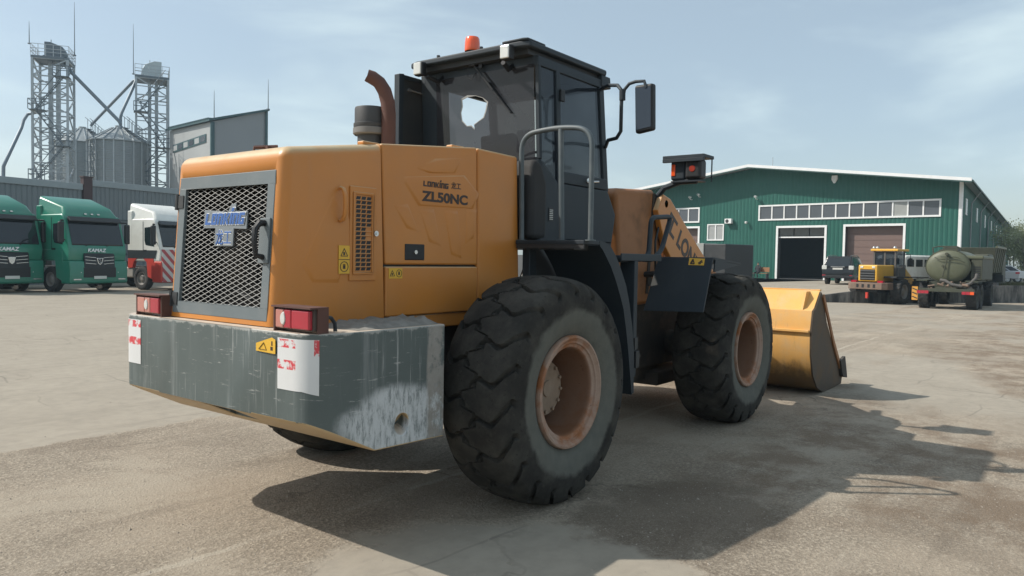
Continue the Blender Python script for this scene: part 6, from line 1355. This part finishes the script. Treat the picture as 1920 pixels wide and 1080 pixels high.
# ---- olive tipper behind it
dt = thing('tipper_truck', 'olive tipper truck with a high sided body right behind the tank truck', 'truck', spot(1826, 47), rad(-1))
mb = MB(); mb.hexa([(-1.6, -1.15, 1.75), (3.0, -1.15, 1.75), (3.0, 1.15, 1.75), (-1.6, 1.15, 1.75), (-2.0, -1.35, 3.25), (3.0, -1.35, 3.25), (3.0, 1.35, 3.25), (-2.0, 1.35, 3.25)]); tb_ = mb.build('tipper_body', OLIVED, dt, bevel=.03)
mb = MB(); mb.bx(-2.04, 3.0, -1.42, -1.30, 3.22, 3.34); mb.bx(-2.04, 3.0, 1.30, 1.42, 3.22, 3.34)
for k in range(5): mb.hexa([(-1.4+k, -1.20, 1.75), (-1.25+k, -1.20, 1.75), (-1.25+k, -1.14, 1.75), (-1.4+k, -1.14, 1.75), (-1.4+k, -1.41, 3.22), (-1.25+k, -1.41, 3.22), (-1.25+k, -1.34, 3.22), (-1.4+k, -1.34, 3.22)])
mb.build('body_rib', OLIVE, tb_)
mb = MB(); mb.bx(-1.8, 5.8, -.45, .45, 1.0, 1.3); mb.bx(-1.0, 3.0, -.6, .6, 1.3, 1.75); mb.build('chassis', OLIVED, dt); mb = MB(); mb.bx(3.3, 5.3, -1.2, 1.2, 1.2, 2.9); mb.build('cab', OLIVED, dt, bevel=.1, seg=3)
for s in (-1, 1):
    for x in (-.6, .85, 4.6): vwheel(dt, x, s*1.02, .6, .45, s, OLIVED, 20)
mb = MB(); mb.bx(-1.9, 3.0, -1.42, -1.0, .95, 1.15); mb.bx(1.6, 3.0, -1.40, -.9, .7, 1.6); mb.build('side_guard', DARK, dt)
# ---- white van between them
vn = thing('van', 'white van half hidden between the small yellow loader and the tank truck', 'van', spot(1704, 49, .36), rad(-20))
mb = MB(); mb.prism([(-2.1, .45), (-2.12, 1.2), (-2.05, 1.85), (-1.9, 1.95), (1.7, 1.95), (2.15, 1.15), (2.2, .5)], 'y', -.95, .95); mb.build('body', WHITEDIRT, vn, bevel=.10, seg=4)
for s in (-1, 1):
    for x in (-1.5, -.5, .5): mb = MB(); mb.bx(x-.38, x+.38, s*.955-.008, s*.955+.008, 1.25, 1.70); mb.build('side_window', DARKGLASS, vn, bevel=.004)
    for x in (-1.2, 1.2): vwheel(vn, x, s*.82, .38, .22, s)
    mb = MB(); mb.bx(-2.14, -2.08, s*.80-.06, s*.80+.06, .95, 1.2); mb.build('tail_light', REDLENS, vn)
for s in (-1, 1): mb = MB(); mb.hexa([(-2.125, s*.08, 1.25), (-2.08, s*.08, 1.25), (-2.08, s*.75, 1.25), (-2.125, s*.75, 1.25), (-2.08, s*.08, 1.75), (-2.0, s*.08, 1.75), (-2.0, s*.75, 1.75), (-2.08, s*.75, 1.75)]); mb.build('rear_window', DARKGLASS, vn)
mb = MB(); mb.lathe([(0, .14), (.07, .12), (.09, 0), (0, 0)], (-1.2, -.4, 1.95), 'z', 12); mb.bx(-1.7, 1.2, -.7, .7, 1.95, 1.99); mb.build('roof_vent', WHITE, vn)
# ---- pale saloon cars on the apron at the right
def saloon(label, loc, rot, paint):
    t = thing('parked_car', label, 'car', loc, rot, 'pale saloons on the apron')
    mb = MB(); mb.prism([(-2.25, .35), (-2.3, .75), (-2.2, .98), (-1.5, 1.02), (1.0, .95), (2.0, .80), (2.25, .55), (2.2, .30)], 'y', -.88, .88); mb.build('body', paint, t, bevel=.08, seg=4)
    mb = MB(); mb.hexa([(-1.7, -.82, .98), (1.0, -.82, .94), (1.0, .82, .94), (-1.7, .82, .98), (-.95, -.62, 1.45), (.25, -.62, 1.45), (.25, .62, 1.45), (-.95, .62, 1.45)]); mb.build('cabin', paint, t, bevel=.06, seg=4)
    for s in (-1, 1):
        mb = MB(); mb.hexa([(-1.45, s*.815, 1.02), (.8, s*.815, 1.0), (.8, s*.78, 1.0), (-1.45, s*.78, 1.02), (-.90, s*.655, 1.39), (.22, s*.655, 1.39), (.22, s*.6, 1.39), (-.90, s*.6, 1.39)]); mb.build('side_window', DARKGLASS, t)
        mb = MB(); mb.bx(-2.30, -1.95, min(s*.62, s*.89), max(s*.62, s*.89), .76, .95); mb.build('tail_light', REDLENS, t, bevel=.03)
        for x in (-1.35, 1.4): vwheel(t, x, s*.78, .33, .2, s, RIMALLOY)
    mb = MB(); mb.hexa([(-1.68, -.68, 1.03), (-1.6, -.68, 1.03), (-1.6, .68, 1.03), (-1.68, .68, 1.03), (-1.02, -.56, 1.41), (-.9, -.56, 1.41), (-.9, .56, 1.41), (-1.02, .56, 1.41)]); mb.build('rear_window', DARKGLASS, t)
    return t
saloon('silver saloon car parked on the apron with its tail to the right, nearer one', spot(1846, 62, .37), rad(125), pmat('silver_paint', (.33, .34, .36), .3, metal=.3, coat=.4))
saloon('white saloon car parked on the apron beyond the silver one', spot(1867, 64.5, .37), rad(122), pmat('white_car_paint', (.72, .72, .72), .3, coat=.4))
# ---- trees at the right edge
LEAF = N('spring_leaf'); c_ = LEAF.mix(LEAF.noise(.55, 3, .5), (.20, .24, .12), (.44, .46, .30)); b_ = LEAF.n('ShaderNodeBsdfDiffuse'); LEAF.l(c_, b_.inputs[0]); tr_ = LEAF.n('ShaderNodeBsdfTranslucent'); LEAF.l(c_, tr_.inputs[0]); ms = LEAF.n('ShaderNodeMixShader'); ms.inputs[0].default_value = .35; LEAF.l(b_.outputs[0], ms.inputs[1]); LEAF.l(tr_.outputs[0], ms.inputs[2]); LEAF.l(ms.outputs[0], LEAF.out.inputs['Surface'])
BARK = pmat('pale_bark', (.20, .18, .15), .9, var=.3, scale=3)
def tree(label, loc, h, w, seed, nleaf=2600):
    rnd = random.Random(seed); t = thing('tree', label, 'tree', loc, rnd.random()*6, 'trees at the right edge'); mb = MB(); tips = []
    def limb(p, d, L_, r, k):
        q = p+d*L_; m = (p+q)/2+Vector((rnd.uniform(-.1, .1), rnd.uniform(-.1, .1), 0))*L_*.4; mb.tube([p, m, q], [r, r*.8, r*.6], 6, cap=False)
        if k == 0: tips.append(q); return
        for i in range(rnd.choice((2, 3, 3))):
            a = rnd.uniform(0, 6.28); sp_ = rnd.uniform(.25, .6); e = (d+Vector((math.cos(a)*sp_, math.sin(a)*sp_, rnd.uniform(.0, .3)))).normalized(); limb(q, e, L_*rnd.uniform(.62, .82), r*.6, k-1)
            tips.append(m)
    for s in range(3): limb(Vector((rnd.uniform(-.5, .5), rnd.uniform(-.5, .5), 0)), Vector((rnd.uniform(-.2, .2)*w/3, rnd.uniform(-.2, .2)*w/3, 1)).normalized(), h*.33, .10, 3)
    mb.build('trunk', BARK, t); lf = MB()
    for i in range(nleaf):
        c = rnd.choice(tips)+Vector((rnd.gauss(0, .42), rnd.gauss(0, .42), rnd.gauss(0, .42)))
        if c.z < .3: c.z = .3+rnd.random()
        a = Vector((rnd.uniform(-1, 1), rnd.uniform(-1, 1), rnd.uniform(-1, 1))).normalized(); b = a.orthogonal().normalized(); s = rnd.uniform(.06, .13)
        lf.add([c-a*s, c+b*s*.6, c+a*s, c-b*s*.6], [(0, 1, 2, 3)])
    lf.build('crown', LEAF.m, t, smooth=0); return t
tree('leafy spring tree at the right edge of the photo beside the hall corner', spot(1903, 78, .37), 6.0, 3.5, 4); tree('slimmer leafy tree at the right edge in front of the other', spot(1930, 72, .37), 5.0, 3, 8); tree('leafy tree farther back at the right edge beyond the hall end', spot(1918, 92, .37), 6.5, 4, 12)
mb = MB(); rnd = random.Random(21)
for i in range(2600):
    u = rnd.uniform(1845, 2000); p = spot(u, rnd.uniform(45.5, 50), .5); h = rnd.uniform(.1, .35); a = rnd.uniform(0, 6.28); d = Vector((math.cos(a), math.sin(a), 0))*.02
    mb.add([p-d, p+d, p+Vector((rnd.uniform(-.08, .08), rnd.uniform(-.08, .08), h))], [(0, 1, 2)])
o = mb.build('grass', pmat('dry_grass', (.10, .10, .04), .9), smooth=0); tag(o, 'strip of dry grass along the top of the concrete wall', 'grass', kind='stuff')

# ---- summer haze in the air over the yard
mb = MB(); c0 = CAM; mb.bx(c0.x-40, c0.x+175, c0.y-130, c0.y+130, -1.6, 33)
hz = mb.build('haze', None, None, smooth=0)
hm = N('air_haze'); pv = hm.n('ShaderNodeVolumePrincipled'); pv.inputs['Color'].default_value = (.66, .86, 1, 1); pv.inputs['Density'].default_value = .00062; pv.inputs['Anisotropy'].default_value = .2
hm.l(pv.outputs[0], hm.out.inputs['Volume']); hz.data.materials.clear(); hz.data.materials.append(hm.m); tag(hz, 'thin blue haze over the yard', 'haze', kind='stuff')
